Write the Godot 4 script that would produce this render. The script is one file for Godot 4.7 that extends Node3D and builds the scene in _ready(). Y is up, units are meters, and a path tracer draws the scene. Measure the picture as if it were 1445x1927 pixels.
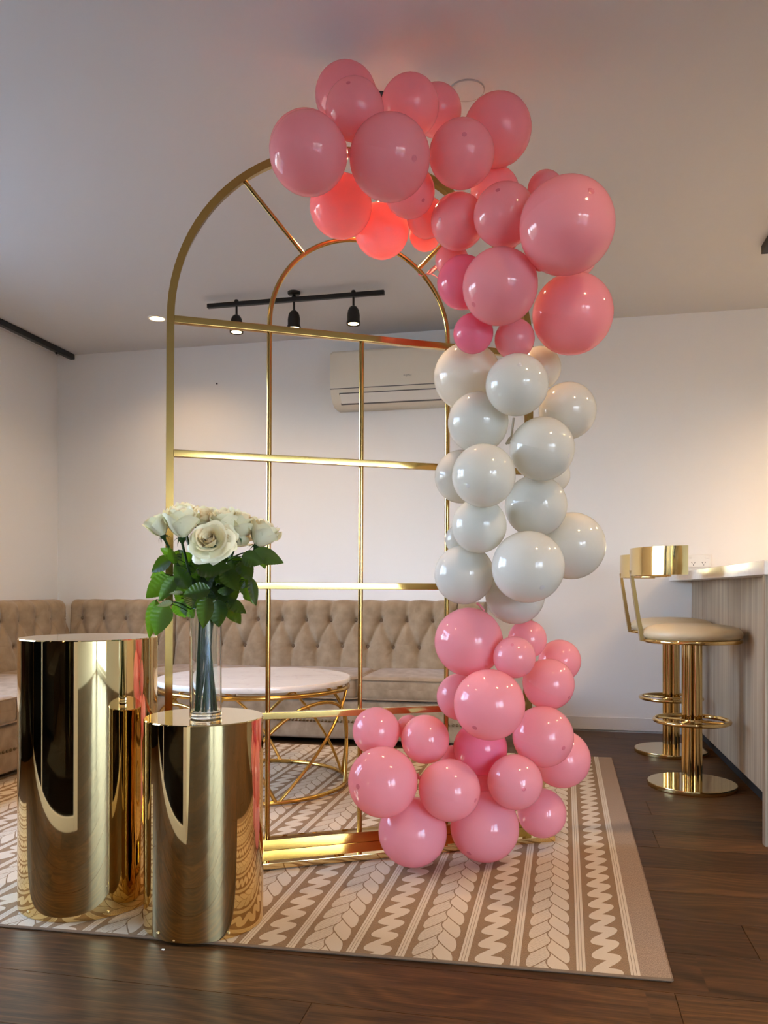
extends Node3D

const CEIL := 2.4
const XL := -3.285
const XR := 3.4
const ZB := -4.823
const ZF := 3.0
var M := {}
var used := {}
var rng := RandomNumberGenerator.new()


# ---------------------------------------------------------------- geometry
class Geo:
	var v := PackedVector3Array()
	var t := PackedVector2Array()
	var i := PackedInt32Array()

	func quad(a: Vector3, b: Vector3, c: Vector3, d: Vector3, ua := Vector2(0, 0), ub := Vector2(1, 0), uc := Vector2(1, 1), ud := Vector2(0, 1)) -> void:
		var n := v.size()
		v.append_array([a, b, c, d]); t.append_array([ua, ub, uc, ud])
		i.append_array([n, n + 1, n + 2, n, n + 2, n + 3])

	func grid(fn: Callable, nu: int, nv: int, flip := false, us := 1.0, vs := 1.0) -> void:
		var n := v.size()
		for b in nv + 1:
			for a in nu + 1:
				v.append(fn.call(float(a) / nu, float(b) / nv)); t.append(Vector2(us * a / nu, vs * b / nv))
		for b in nv:
			for a in nu:
				var p := n + b * (nu + 1) + a
				var q := p + nu + 1
				if flip: i.append_array([p, q, q + 1, p, q + 1, p + 1])
				else: i.append_array([p, p + 1, q + 1, p, q + 1, q])

	# profile points (radius, height) running upwards on the outside; each list is one smooth piece
	func lathe(profiles: Array, seg := 32, at := Vector3.ZERO) -> void:
		for pr in profiles:
			var n := v.size()
			var m: int = pr.size()
			for k in m:
				for s in seg + 1:
					var a := TAU * s / seg
					v.append(at + Vector3(cos(a) * pr[k].x, pr[k].y, -sin(a) * pr[k].x)); t.append(Vector2(float(s) / seg, float(k) / maxi(1, m - 1)))
			for k in m - 1:
				for s in seg:
					var p := n + k * (seg + 1) + s
					var q := p + seg + 1
					i.append_array([p, p + 1, q + 1, p, q + 1, q])

	func tube(pts: Array, r, sides := 8, closed := false, caps := true) -> void:
		var n := v.size()
		var c := pts.size()
		var up := Vector3.UP
		var rings := c + (1 if closed else 0)
		for k in rings:
			var p: Vector3 = pts[k % c]
			var d: Vector3
			if closed: d = (pts[(k + 1) % c] - pts[(k - 1 + c) % c]).normalized()
			else: d = (pts[mini(k + 1, c - 1)] - pts[maxi(k - 1, 0)]).normalized()
			if k == 0: up = Vector3.UP if absf(d.y) < 0.9 else Vector3.RIGHT
			var x := d.cross(up).normalized()
			up = x.cross(d).normalized()
			var rr: float = r[k % c] if r is Array else r
			for s in sides + 1:
				var a := TAU * s / sides
				v.append(p + (x * cos(a) + up * sin(a)) * rr); t.append(Vector2(float(s) / sides, float(k) / rings))
		for k in rings - 1:
			for s in sides:
				var p2 := n + k * (sides + 1) + s
				var q := p2 + sides + 1
				i.append_array([p2, p2 + 1, q + 1, p2, q + 1, q])
		if caps and not closed:
			for e in 2:
				var base := n if e == 0 else n + (rings - 1) * (sides + 1)
				var m := v.size()
				v.append(pts[0] if e == 0 else pts[c - 1]); t.append(Vector2.ZERO)
				for s in sides + 1:
					v.append(v[base + s]); t.append(Vector2.ZERO)
				for s in sides:
					if e == 0: i.append_array([m, m + 2 + s, m + 1 + s])
					else: i.append_array([m, m + 1 + s, m + 2 + s])

	# rounded box: centre, full size, edge radius; fine adds a ring to each edge
	func rbox(c: Vector3, size: Vector3, r := 0.004, fine := false, bx := Basis(), us := 1.0) -> void:
		var e := size / 2.0
		r = minf(r, minf(e.x, minf(e.y, e.z)) * 0.999)
		var st := [[], [], []]
		for k in 3:
			st[k] = [-e[k], -e[k] + r, e[k] - r, e[k]]
			if fine: st[k] = [-e[k], -e[k] + r * 0.35, -e[k] + r, 0.0, e[k] - r, e[k] - r * 0.35, e[k]]
		for k in 3:
			for sg in [-1.0, 1.0]:
				var a := (k + 1) % 3
				var b := (k + 2) % 3
				var n := v.size()
				var na: int = st[a].size()
				for y in na:
					for x in na:
						var p := Vector3.ZERO
						p[k] = sg * e[k]; p[a] = st[a][x]; p[b] = st[b][y]
						var q := Vector3(clampf(p.x, -e.x + r, e.x - r), clampf(p.y, -e.y + r, e.y - r), clampf(p.z, -e.z + r, e.z - r))
						var w := q + (p - q).normalized() * r
						v.append(c + bx * w)
						t.append(Vector2(w[a], w[b]) * us if k == 1 else (Vector2(w.x, w.y) * us if k == 2 else Vector2(w.z, w.y) * us))
				for y in na - 1:
					for x in na - 1:
						var p2 := n + y * na + x
						if sg > 0: i.append_array([p2, p2 + 1, p2 + na + 1, p2, p2 + na + 1, p2 + na])
						else: i.append_array([p2, p2 + na + 1, p2 + 1, p2, p2 + na, p2 + na + 1])

	func box(lo: Vector3, hi: Vector3, r := 0.002) -> void:
		rbox((lo + hi) / 2.0, hi - lo, r)

	func ball(c: Vector3, r: Vector3, seg := 12, rows := 8) -> void:
		var n := v.size()
		for k in rows + 1:
			var b := PI * k / rows - PI / 2
			for s in seg + 1:
				var a := TAU * s / seg
				v.append(c + Vector3(cos(a) * cos(b), sin(b), -sin(a) * cos(b)) * r); t.append(Vector2(float(s) / seg, float(k) / rows))
		for k in rows:
			for s in seg:
				var p := n + k * (seg + 1) + s
				var q := p + seg + 1
				i.append_array([p, p + 1, q + 1, p, q + 1, q])

	# a flat outline (counterclockwise seen from +z) given depth along z
	func slab(o: PackedVector2Array, z0: float, z1: float, smooth_side := true) -> void:
		var tri := Geometry2D.triangulate_polygon(o)
		for f in 2:
			var n := v.size()
			for p in o:
				v.append(Vector3(p.x, p.y, z1 if f == 0 else z0)); t.append(p)
			for k in range(0, tri.size(), 3):
				var cr := (o[tri[k + 1]] - o[tri[k]]).cross(o[tri[k + 2]] - o[tri[k]])
				if (cr > 0) == (f == 0): i.append_array([n + tri[k], n + tri[k + 1], n + tri[k + 2]])
				else: i.append_array([n + tri[k], n + tri[k + 2], n + tri[k + 1]])
		var m := v.size()
		var c := o.size()
		for k in c:
			var p := o[k]
			var q := o[(k + 1) % c]
			if smooth_side:
				v.append_array([Vector3(p.x, p.y, z0), Vector3(p.x, p.y, z1)]); t.append_array([p, p])
				var x := m + k * 2
				var y := m + ((k + 1) % c) * 2
				i.append_array([x, y, y + 1, x, y + 1, x + 1])
			else:
				quad(Vector3(p.x, p.y, z0), Vector3(q.x, q.y, z0), Vector3(q.x, q.y, z1), Vector3(p.x, p.y, z1), p, q, q, p)

	func turn(x: Transform3D) -> Geo:
		for k in v.size(): v[k] = x * v[k]
		return self

	func mesh() -> ArrayMesh:
		var n := PackedVector3Array()
		n.resize(v.size())
		var fl := PackedInt32Array()
		fl.resize(i.size())
		for k in range(0, i.size(), 3):
			var a := i[k]
			var b := i[k + 1]
			var c := i[k + 2]
			var w := (v[b] - v[a]).cross(v[c] - v[a])
			n[a] += w; n[b] += w; n[c] += w
			fl[k] = a; fl[k + 1] = c; fl[k + 2] = b
		# closed rings: weld the normals of coinciding first and last points
		for k in n.size(): n[k] = n[k].normalized() if n[k].length_squared() > 1e-24 else Vector3.UP
		var arr := []
		arr.resize(Mesh.ARRAY_MAX)
		arr[Mesh.ARRAY_VERTEX] = v; arr[Mesh.ARRAY_NORMAL] = n; arr[Mesh.ARRAY_TEX_UV] = t; arr[Mesh.ARRAY_INDEX] = fl
		var m := ArrayMesh.new()
		m.add_surface_from_arrays(Mesh.PRIMITIVE_TRIANGLES, arr)
		return m


# ---------------------------------------------------------------- scene tree
func numbered(n: String) -> String:
	var c: int = used.get(n, 0)
	used[n] = c + 1
	return n if c == 0 else "%s_%03d" % [n, c]


func tag(o: Node3D, label: String, category: String, group := "") -> Node3D:
	o.set_meta("label", label); o.set_meta("category", category)
	if group: o.set_meta("group", group)
	return o


func thing(n: String, label: String, category: String, at := Vector3.ZERO, group := "") -> Node3D:
	var o := Node3D.new()
	o.name = numbered(n)
	add_child(o)
	o.position = at
	return tag(o, label, category, group)


func part(n: String, m: Mesh, mat: Material, parent: Node, at := Vector3.ZERO) -> MeshInstance3D:
	var o := MeshInstance3D.new()
	var c := 0
	var nn := n
	while parent.has_node(NodePath(nn)):
		c += 1
		nn = "%s_%03d" % [n, c]
	o.name = nn
	o.mesh = m
	o.material_override = mat
	parent.add_child(o, true)
	o.position = at
	return o


func struct(n: String, m: Mesh, mat: Material) -> MeshInstance3D:
	var o := MeshInstance3D.new()
	o.name = n
	o.mesh = m
	o.material_override = mat
	add_child(o, true)
	o.set_meta("kind", "structure")
	return o


# ---------------------------------------------------------------- materials
func mat(n: String, c: Color, rough := 0.6, metal := 0.0, spec := 0.5) -> StandardMaterial3D:
	var m := StandardMaterial3D.new()
	m.resource_name = n
	m.albedo_color = c
	m.roughness = rough
	m.metallic = metal
	m.metallic_specular = spec
	M[n] = m
	return m


func fbm(seed_: int, f: float, oct := 3) -> FastNoiseLite:
	var n := FastNoiseLite.new()
	n.seed = seed_
	n.noise_type = FastNoiseLite.TYPE_SIMPLEX_SMOOTH
	n.frequency = f
	n.fractal_type = FastNoiseLite.FRACTAL_FBM if oct > 1 else FastNoiseLite.FRACTAL_NONE
	n.fractal_octaves = oct
	return n


func tex(w: int, h: int, fn: Callable) -> ImageTexture:
	var im := Image.create(w, h, false, Image.FORMAT_RGB8)
	for y in h:
		for x in w:
			im.set_pixel(x, y, fn.call(x, y))
	return ImageTexture.create_from_image(im)


func make_materials() -> void:
	mat("wall_paint", Color(0.90, 0.885, 0.86), 0.75)
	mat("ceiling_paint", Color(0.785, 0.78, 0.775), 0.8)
	mat("white_trim", Color(0.88, 0.86, 0.83), 0.4)
	mat("gold", Color(0.91, 0.80, 0.56), 0.03, 1.0)
	mat("arch_gold", Color(0.75, 0.61, 0.35), 0.14, 1.0)
	mat("table_gold", Color(0.80, 0.64, 0.34), 0.22, 1.0)
	mat("stool_gold", Color(0.88, 0.77, 0.53), 0.08, 1.0)
	mat("strut_gold", Color(0.66, 0.54, 0.33), 0.28, 1.0)
	mat("brushed_gold", Color(0.86, 0.77, 0.55), 0.3, 1.0)
	mat("black_metal", Color(0.025, 0.025, 0.028), 0.45)
	mat("rail_metal", Color(0.06, 0.085, 0.11), 0.4)
	mat("white_plastic", Color(0.88, 0.86, 0.82), 0.35)
	mat("ac_plastic", Color(0.87, 0.835, 0.76), 0.42)
	mat("grey_plastic", Color(0.36, 0.35, 0.34), 0.5)
	mat("dark_gap", Color(0.03, 0.03, 0.03), 0.8)
	mat("black_glass", Color(0.012, 0.016, 0.02), 0.06)
	var p := mat("pink_latex", Color(0.935, 0.67, 0.70), 0.085)
	p.backlight_enabled = true; p.backlight = Color(0.95, 0.635, 0.63)
	p = mat("rose_latex", Color(0.94, 0.56, 0.67), 0.08)
	p.backlight_enabled = true; p.backlight = Color(0.95, 0.50, 0.58)
	p = mat("white_latex", Color(0.825, 0.82, 0.795), 0.085)
	p.backlight_enabled = true; p.backlight = Color(0.82, 0.81, 0.75)
	mat("pink_spot", Color(0.84, 0.45, 0.49), 0.3)
	mat("white_spot", Color(0.83, 0.82, 0.80), 0.3)
	p = mat("petal", Color(0.96, 0.94, 0.81), 0.5)
	p.backlight_enabled = true; p.backlight = Color(0.40, 0.40, 0.27)
	p = mat("petal_inner", Color(0.955, 0.90, 0.74), 0.5)
	p.backlight_enabled = true; p.backlight = Color(0.36, 0.32, 0.2)
	p = mat("leaf", Color(0.038, 0.092, 0.052), 0.3)
	p.backlight_enabled = true; p.backlight = Color(0.43, 0.62, 0.10)
	p = mat("pale_leaf", Color(0.52, 0.55, 0.36), 0.55)
	mat("stem_green", Color(0.14, 0.23, 0.08), 0.6, 0.0, 0.3)
	p = mat("vase_glass", Color(0.98, 1.0, 0.99, 0.01), 0.0)
	p.refraction_enabled = true; p.refraction_scale = 0.05
	p = mat("pane_glass", Color(0.97, 0.99, 0.98, 0.04), 0.02)
	p.transparency = BaseMaterial3D.TRANSPARENCY_ALPHA
	mat("cream_leather", Color(0.77, 0.71, 0.58), 0.42)
	p = mat("lamp_glow", Color(1, 0.95, 0.85), 0.5)
	p.emission_enabled = true; p.emission = Color(1.0, 0.86, 0.62); p.emission_energy_multiplier = 6.0
	# velvet
	var nv := fbm(3, 0.02, 4)
	p = mat("velvet", Color(1, 1, 1), 0.85, 0.0, 0.2)
	p.albedo_texture = tex(256, 256, func(x, y):
		var k: float = nv.get_noise_2d(x, y) * 0.10
		return Color(0.575 + k, 0.495 + k * 0.95, 0.395 + k * 0.9))
	p.uv1_triplanar = true; p.uv1_scale = Vector3.ONE * 2.0
	p.rim_enabled = true; p.rim = 0.35; p.rim_tint = 0.6
	mat("velvet_dark", Color(0.43, 0.355, 0.28), 0.8, 0.0, 0.2)
	mat("nail_bronze", Color(0.45, 0.38, 0.28), 0.3, 1.0)
	# marble for table top and worktop
	var n1 := fbm(11, 0.006, 4)
	var n2 := fbm(12, 0.012, 3)
	p = mat("marble", Color(1, 1, 1), 0.14)
	p.albedo_texture = tex(384, 384, func(x, y):
		var a: float = n1.get_noise_2d(x + 60.0 * n2.get_noise_2d(x, y), y)
		var vein := exp(-absf(a) * 34.0)
		var b: float = n2.get_noise_2d(x * 0.4, y * 0.4) * 0.03
		return Color(0.92 + b - vein * 0.05, 0.905 + b - vein * 0.05, 0.88 + b - vein * 0.05))
	p.uv1_triplanar = true; p.uv1_scale = Vector3.ONE * 1.3
	# floor boards, three tones
	var g1 := fbm(21, 0.012, 3)
	var g2 := fbm(22, 0.09, 2)
	var g3 := fbm(23, 0.006, 2)
	var wood := tex(1024, 256, func(x, y):
		var warp: float = g3.get_noise_2d(x * 0.5, y * 1.2) * 46.0
		var ring := 0.5 + 0.5 * sin((y + warp) * 0.30)
		var fine: float = g2.get_noise_2d(x * 0.10, y * 4.0)
		var soft: float = g1.get_noise_2d(x * 0.25, y * 1.5)
		var k := 0.86 + 0.20 * (pow(ring, 2.0) - 0.4) + fine * 0.24 + soft * 0.16
		return Color(0.335 * k, 0.228 * k, 0.125 * k))
	for k in 3:
		p = mat("board_%d" % k, [Color(1, 1, 1), Color(0.91, 0.89, 0.88), Color(1.08, 1.07, 1.04)][k], 0.44, 0.0, 0.28)
		p.albedo_texture = wood
		p.heightmap_enabled = true; p.heightmap_scale = 0.04; p.heightmap_texture = wood
	# laminate of the island, grain upright
	var l1 := fbm(31, 0.11, 3)
	var l2 := fbm(32, 0.016, 2)
	p = mat("laminate", Color(1, 1, 1), 0.5)
	p.albedo_texture = tex(512, 256, func(x, y):
		var k: float = l1.get_noise_2d(x * 1.4, y * 0.03) * 0.16 + l2.get_noise_2d(x, y * 0.2) * 0.08
		return Color(0.60 + k, 0.53 + k, 0.44 + k * 0.9))
	p.uv1_scale = Vector3(1.6, 1.0, 1); p.uv1_offset = Vector3(0.13, 0.5, 0)
	# rug, one repeat: bars, cable, bars, plait
	var w1 := fbm(41, 0.22, 2)
	var w2 := fbm(42, 0.5, 1)
	var st_n := fbm(43, 0.03, 2)
	var W := 756
	var H := 436
	var heights := Image.create(W, H, false, Image.FORMAT_RGB8)
	var colors := Image.create(W, H, false, Image.FORMAT_RGB8)
	for y in H:
		for x in W:
			var xm := x * 0.252 / W
			var ym := y * 0.145 / H
			var light := rug_light(xm, ym)
			var weave := 0.5 + 0.5 * sin(ym * TAU / 0.0029) * sin(xm * TAU / 0.0042)
			var st: float = w1.get_noise_2d(x * 2.6, y * 0.22) * 0.5 + w2.get_noise_2d(x, y) * 0.25
			var dk := 1.0 + st * 0.55
			var lt := 1.0 + w2.get_noise_2d(x, y) * 0.08 - (1.0 - weave) * 0.10
			if xm > 0.192 and xm < 0.239: lt -= 0.13 * smoothstep(0.55, 0.9, 0.5 + 0.5 * sin((ym - xm * 0.25) / 0.0052 * TAU + st_n.get_noise_2d(x, y) * 2.0))
			var c := Color(0.55 * dk, 0.455 * dk, 0.35 * dk).lerp(Color(0.83 * lt, 0.765 * lt, 0.665 * lt), light)
			colors.set_pixel(x, y, c)
			var hh := clampf(light * (0.72 + 0.28 * weave) + (1.0 - light) * (0.18 + 0.25 * st), 0.0, 1.0)
			heights.set_pixel(x, y, Color(hh, hh, hh))
	p = mat("rug_weave", Color(1, 1, 1), 0.95, 0.0, 0.2)
	p.albedo_texture = ImageTexture.create_from_image(colors)
	p.heightmap_enabled = true; p.heightmap_scale = 0.22; p.heightmap_texture = ImageTexture.create_from_image(heights)
	p = mat("rug_band", Color(1, 1, 1), 0.95, 0.0, 0.2)
	p.albedo_texture = tex(256, 512, func(x, y):
		var st: float = w1.get_noise_2d(x * 3.0, y * 0.25) * 0.5 + w2.get_noise_2d(x, y) * 0.3
		var dk := 1.06 + st * 0.6
		return Color(0.55 * dk, 0.475 * dk, 0.40 * dk))
	mat("rug_fringe", Color(0.47, 0.375, 0.28), 0.95)


# how much cream yarn lies at a place of the rug's repeat, 0 or 1 (metres from the border inwards, metres along)
func rug_light(x: float, y: float) -> float:
	var bars := func(a: float) -> float:
		if a < 0.0 or a > 0.020: return 0.0
		var k := fposmod(a, 0.00667)
		return 0.0 if (k < 0.0009 and a > 0.002) else 1.0
	if x < 0.020: return bars.call(x)
	if x < 0.099:
		var a := x - 0.033 - 0.033
		var yy := y + a * 0.62
		var ph := yy / 0.0725 * TAU
		var d := 1.0
		for k in 9:                                   # nearest point of the cable's centre line
			var q := ph + (k - 4) * 0.30
			d = minf(d, Vector2(a - 0.0165 * sin(q), (ph - q) * 0.0725 / TAU).length())
		return 1.0 if d < 0.0158 and absf(a) < 0.033 else 0.0
	if x < 0.112: return 0.0
	if x < 0.132: return bars.call(x - 0.112)
	if x < 0.145: return 0.0
	if x < 0.239:
		var b := x - 0.192
		var side := 0.0 if b < 0.0 else 1.0
		var q := absf(b)
		var f := (y + (1.7 - q * 7.0) * q) / 0.0725 + 0.5 * side
		var fr := fposmod(f, 1.0)
		var centre := 0.004 * sin(y / 0.0725 * TAU)
		if absf(b - centre) < 0.0011: return 0.0
		var edge := 0.047 - 0.010 * pow(absf(2.0 * fr - 1.0), 2.5)
		if q > edge: return 0.0
		return 0.0 if fr < 0.04 or fr > 0.97 else 1.0
	return 0.0


# ---------------------------------------------------------------- lamps
func lamp(n: String, at: Vector3, energy: float, color: Color, angle := 75.0, size := 0.05, towards := Vector3.DOWN) -> void:
	var l := SpotLight3D.new()
	l.name = n
	l.light_energy = energy
	l.light_color = color
	l.spot_angle = angle
	l.spot_angle_attenuation = 0.9
	l.spot_range = 9.0
	l.spot_attenuation = 2.0
	l.light_size = size
	l.shadow_enabled = true
	add_child(l, true)
	l.position = at
	l.look_at_from_position(at, at + towards, Vector3.FORWARD if absf(towards.y) > 0.9 else Vector3.UP)


func downlight(at: Vector3, energy: float, label: String) -> void:
	var t := thing("downlight", label, "ceiling light", at, "recessed downlights")
	var g := Geo.new()
	g.lathe([[Vector2(0.042, -0.001), Vector2(0.044, -0.005), Vector2(0.053, -0.004), Vector2(0.055, 0.0)]], 28)
	part("trim_ring", g.mesh(), M.white_plastic, t)
	g = Geo.new()
	g.lathe([[Vector2(0.0001, -0.0025), Vector2(0.043, -0.0025)]], 28)
	part("diffuser", g.mesh(), M.lamp_glow, t)
	lamp("downlight_beam", at + Vector3(0, -0.012, 0), energy, Color(1.0, 0.83, 0.61), 72.0, 0.05)


func spot_head(t: Node3D, at: Vector3, top: float, label_energy: float, towards := Vector3.DOWN) -> void:
	# at: the middle of the mouth; top: height of the stem's upper end above it
	var g := Geo.new()
	g.lathe([[Vector2(0.036, 0), Vector2(0.0365, 0.012), Vector2(0.033, 0.018), Vector2(0.033, 0.05), Vector2(0.029, 0.074), Vector2(0.02, 0.09), Vector2(0.008, 0.098), Vector2(0.0001, 0.099)],
		[Vector2(0.029, 0.006), Vector2(0.036, 0.0)], [Vector2(0.029, 0.03), Vector2(0.029, 0.006)]], 24)
	var head := part("lamp_head", g.mesh(), M.black_metal, t, at)
	g = Geo.new()
	g.lathe([[Vector2(0.028, 0.004), Vector2(0.0001, 0.004)]], 20)
	part("bulb", g.mesh(), M.lamp_glow, head)
	g = Geo.new()
	g.tube([at + Vector3(0, 0.095, 0), at + Vector3(0, top, 0)], 0.006, 10)
	g.lathe([[Vector2(0.0001, 0), Vector2(0.011, 0.002), Vector2(0.013, 0.012), Vector2(0.010, 0.026), Vector2(0.0001, 0.028)]], 12, at + Vector3(0, top - 0.02, 0))
	part("stem", g.mesh(), M.black_metal, t)
	lamp("spot_beam", at + Vector3(0, -0.008, 0), label_energy, Color(1.0, 0.80, 0.55), 58.0, 0.03, towards)


# ---------------------------------------------------------------- balloons
var balloon_skin: ArrayMesh
var balloon_knot: ArrayMesh
var balloon_spot: ArrayMesh


func make_balloon_meshes() -> void:
	var pr := []
	for k in 25:                                              # crown at +y, the neck narrows at -y
		var a := -PI / 2 + PI * k / 24.0
		var r := cos(a)
		var y := sin(a)
		if y < 0.0:
			r = cos(a) * (1.0 - 0.10 * pow(-y, 2.0))
			y = y * (1.0 + 0.06 * y * y)
		pr.append(Vector2(maxf(r, 0.0001) if k == 24 else maxf(r, 0.045), y))
	var neck := [Vector2(0.05, -1.16), Vector2(0.05, -1.11), Vector2(0.09, -1.06)]
	var g := Geo.new()
	g.lathe([neck + pr.slice(1)], 40)
	balloon_skin = g.mesh()
	g = Geo.new()
	g.lathe([[Vector2(0.0001, -1.30), Vector2(0.10, -1.31), Vector2(0.12, -1.29), Vector2(0.06, -1.24), Vector2(0.045, -1.22), Vector2(0.075, -1.19), Vector2(0.08, -1.165), Vector2(0.05, -1.135), Vector2(0.0001, -1.13)]], 16)
	balloon_knot = g.mesh()
	g = Geo.new()
	var sp := []
	for k in 5: sp.append(Vector2(sin(0.075 * (4 - k) / 4.0 + 0.0001) * (1.0035 - (0.004 if k == 0 else 0.0)), cos(0.075 * (4 - k) / 4.0) * (1.0035 - (0.004 if k == 0 else 0.0))))
	g.lathe([sp], 16)
	balloon_spot = g.mesh()


func balloon(kind: String, at: Vector3, r: float, crown: Vector3, dotted: bool, label: String, group: String) -> void:
	var t := thing("balloon", label, "balloon", at, group)
	var skin := part("skin", balloon_skin, M[kind + "_latex"], t)
	var kn := part("knot", balloon_knot, M[kind + "_latex"], t)
	var sp := part("crown_spot", balloon_spot, M["white_spot" if kind == "white" else "pink_spot"], t) if dotted else kn
	var x := crown.cross(Vector3.UP if absf(crown.y) < 0.9 else Vector3.RIGHT).normalized()
	var b := Basis(x, crown, x.cross(crown)).scaled_local(Vector3.ONE * r)
	for o in [skin, kn, sp]: o.basis = b


# ---------------------------------------------------------------- sofa
func seg_dist(p: Vector2, a: Vector2, b: Vector2) -> float:
	var d := b - a
	return p.distance_to(a + d * clampf((p - a).dot(d) / d.length_squared(), 0.0, 1.0))


const TU := 0.637
const TL := 0.482
const TS := 0.153


func tuft(u: float, y: float) -> float:
	var p := Vector2(u, y)
	var d := 1.0
	var db := 1.0
	var nb := Vector2.ZERO
	var c := floorf(u / TS)
	for k in [c, c + 1.0]:
		var lo := Vector2(k * TS, TL)
		for s in [-0.5, 0.5]:
			var up := Vector2((k + s) * TS, TU)
			d = minf(d, seg_dist(p, lo, up))
			d = minf(d, seg_dist(p, up, up + Vector2(0, 0.3)))
			if p.distance_to(up) < db: db = p.distance_to(up); nb = up
		d = minf(d, seg_dist(p, lo, lo - Vector2(0, 0.3)))
		if p.distance_to(lo) < db: db = p.distance_to(lo); nb = lo
	var h := 0.027 * (1.0 - exp(-pow(d / 0.024, 1.0))) - 0.036 * exp(-pow(db / 0.021, 1.1))
	var a := atan2(p.x - nb.x, p.y - nb.y)
	h += 0.0046 * sin(a * 12.0 + nb.x * 50.0) * exp(-db / 0.040) * minf(1.0, db / 0.012)
	return h


func tuft_point(u: float, v: float, length: float, amp: float) -> Vector3:
	var x := u * length
	var edge := minf(1.0, minf(x, length - x) / 0.02)
	edge = sqrt(maxf(edge, 0.0))
	if v < 0.8:
		var y := lerpf(0.30, 0.70, v / 0.8)
		return Vector3(x, y, lerpf(0.305, 0.245, v / 0.8) + (tuft(x, y) * amp) * edge - 0.02 * (1.0 - edge))
	var k := (v - 0.8) / 0.2
	var a := PI * 0.5 * minf(k / 0.7, 1.0)
	var dd := tuft(x, 0.70 + k * 0.06) * amp * edge * (1.0 - k * 0.75)
	var top := Vector3(x, 0.70 + 0.045 * sin(a), 0.200 + 0.045 * cos(a))
	if k > 0.7: top.z = lerpf(0.20, 0.0, (k - 0.7) / 0.3)
	return top + Vector3(0, sin(a), cos(a)) * dd


func back_panel(t: Node3D, x: Transform3D, length: float, cols: int, tufted := true) -> void:
	var g := Geo.new()
	g.grid(func(u, v): return tuft_point(u, v, length, 1.0 if tufted else 0.0), maxi(4, int(length / 0.0085)) if tufted else 12, 56)
	for e in 2:
		var n := g.v.size()
		var ux := 0.0 if e == 0 else 1.0
		for k in 15: g.v.append(tuft_point(ux, k / 14.0, length, 0.0)); g.t.append(Vector2.ZERO)
		g.v.append(Vector3(ux * length, 0.30, 0.0)); g.t.append(Vector2.ZERO)
		for k in 14:
			if e == 1: g.i.append_array([n + 15, n + k + 1, n + k])
			else: g.i.append_array([n + 15, n + k, n + k + 1])
	var o := part("tufted_back" if tufted else "back_end", g.turn(x).mesh(), M.velvet, t)
	if not tufted: return
	g = Geo.new()
	g.ball(Vector3.ZERO, Vector3(0.011, 0.011, 0.006), 10, 6)
	var bm := g.turn(Transform3D(x.basis, Vector3.ZERO)).mesh()
	for k in range(0, cols + 1):
		for row in 2:
			var u := (k + 0.5 * row) * TS
			if u < 0.02 or u > length - 0.02: continue
			var y := TL if row == 0 else TU
			var z := lerpf(0.305, 0.245, (y - 0.30) / 0.40) - 0.018
			part("button", bm, M.velvet_dark, o, x * Vector3(u, y, z))


func cushion(t: Node3D, lo: Vector3, hi: Vector3, n := "seat_cushion") -> void:
	var g := Geo.new()
	g.rbox(Vector3.ZERO, hi - lo, 0.035, true)
	# crown the top a little
	var e := (hi - lo) / 2.0
	for k in g.v.size():
		var p := g.v[k]
		if p.y > 0.0: g.v[k].y += 0.018 * (1.0 - pow(p.x / e.x, 2.0)) * (1.0 - pow(p.z / e.z, 2.0))
	var c := part(n, g.mesh(), M.velvet, t, (lo + hi) / 2.0)
	g = Geo.new()
	for s in [-1.0, 1.0]:
		var ring := []
		var rr := 0.03
		for q in 4:
			for k in 5:
				var a := PI / 2 * (q + k / 4.0)
				var cx: float = (e.x - rr) * (1.0 if q == 0 or q == 3 else -1.0)
				var cz: float = (e.z - rr) * (1.0 if q < 2 else -1.0)
				ring.append(Vector3(cx + cos(a) * rr, s * (e.y - 0.012), cz + sin(a) * rr))
		g.tube(ring, 0.0045, 6, true)
	part("piping", g.mesh(), M.velvet, c)


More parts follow.
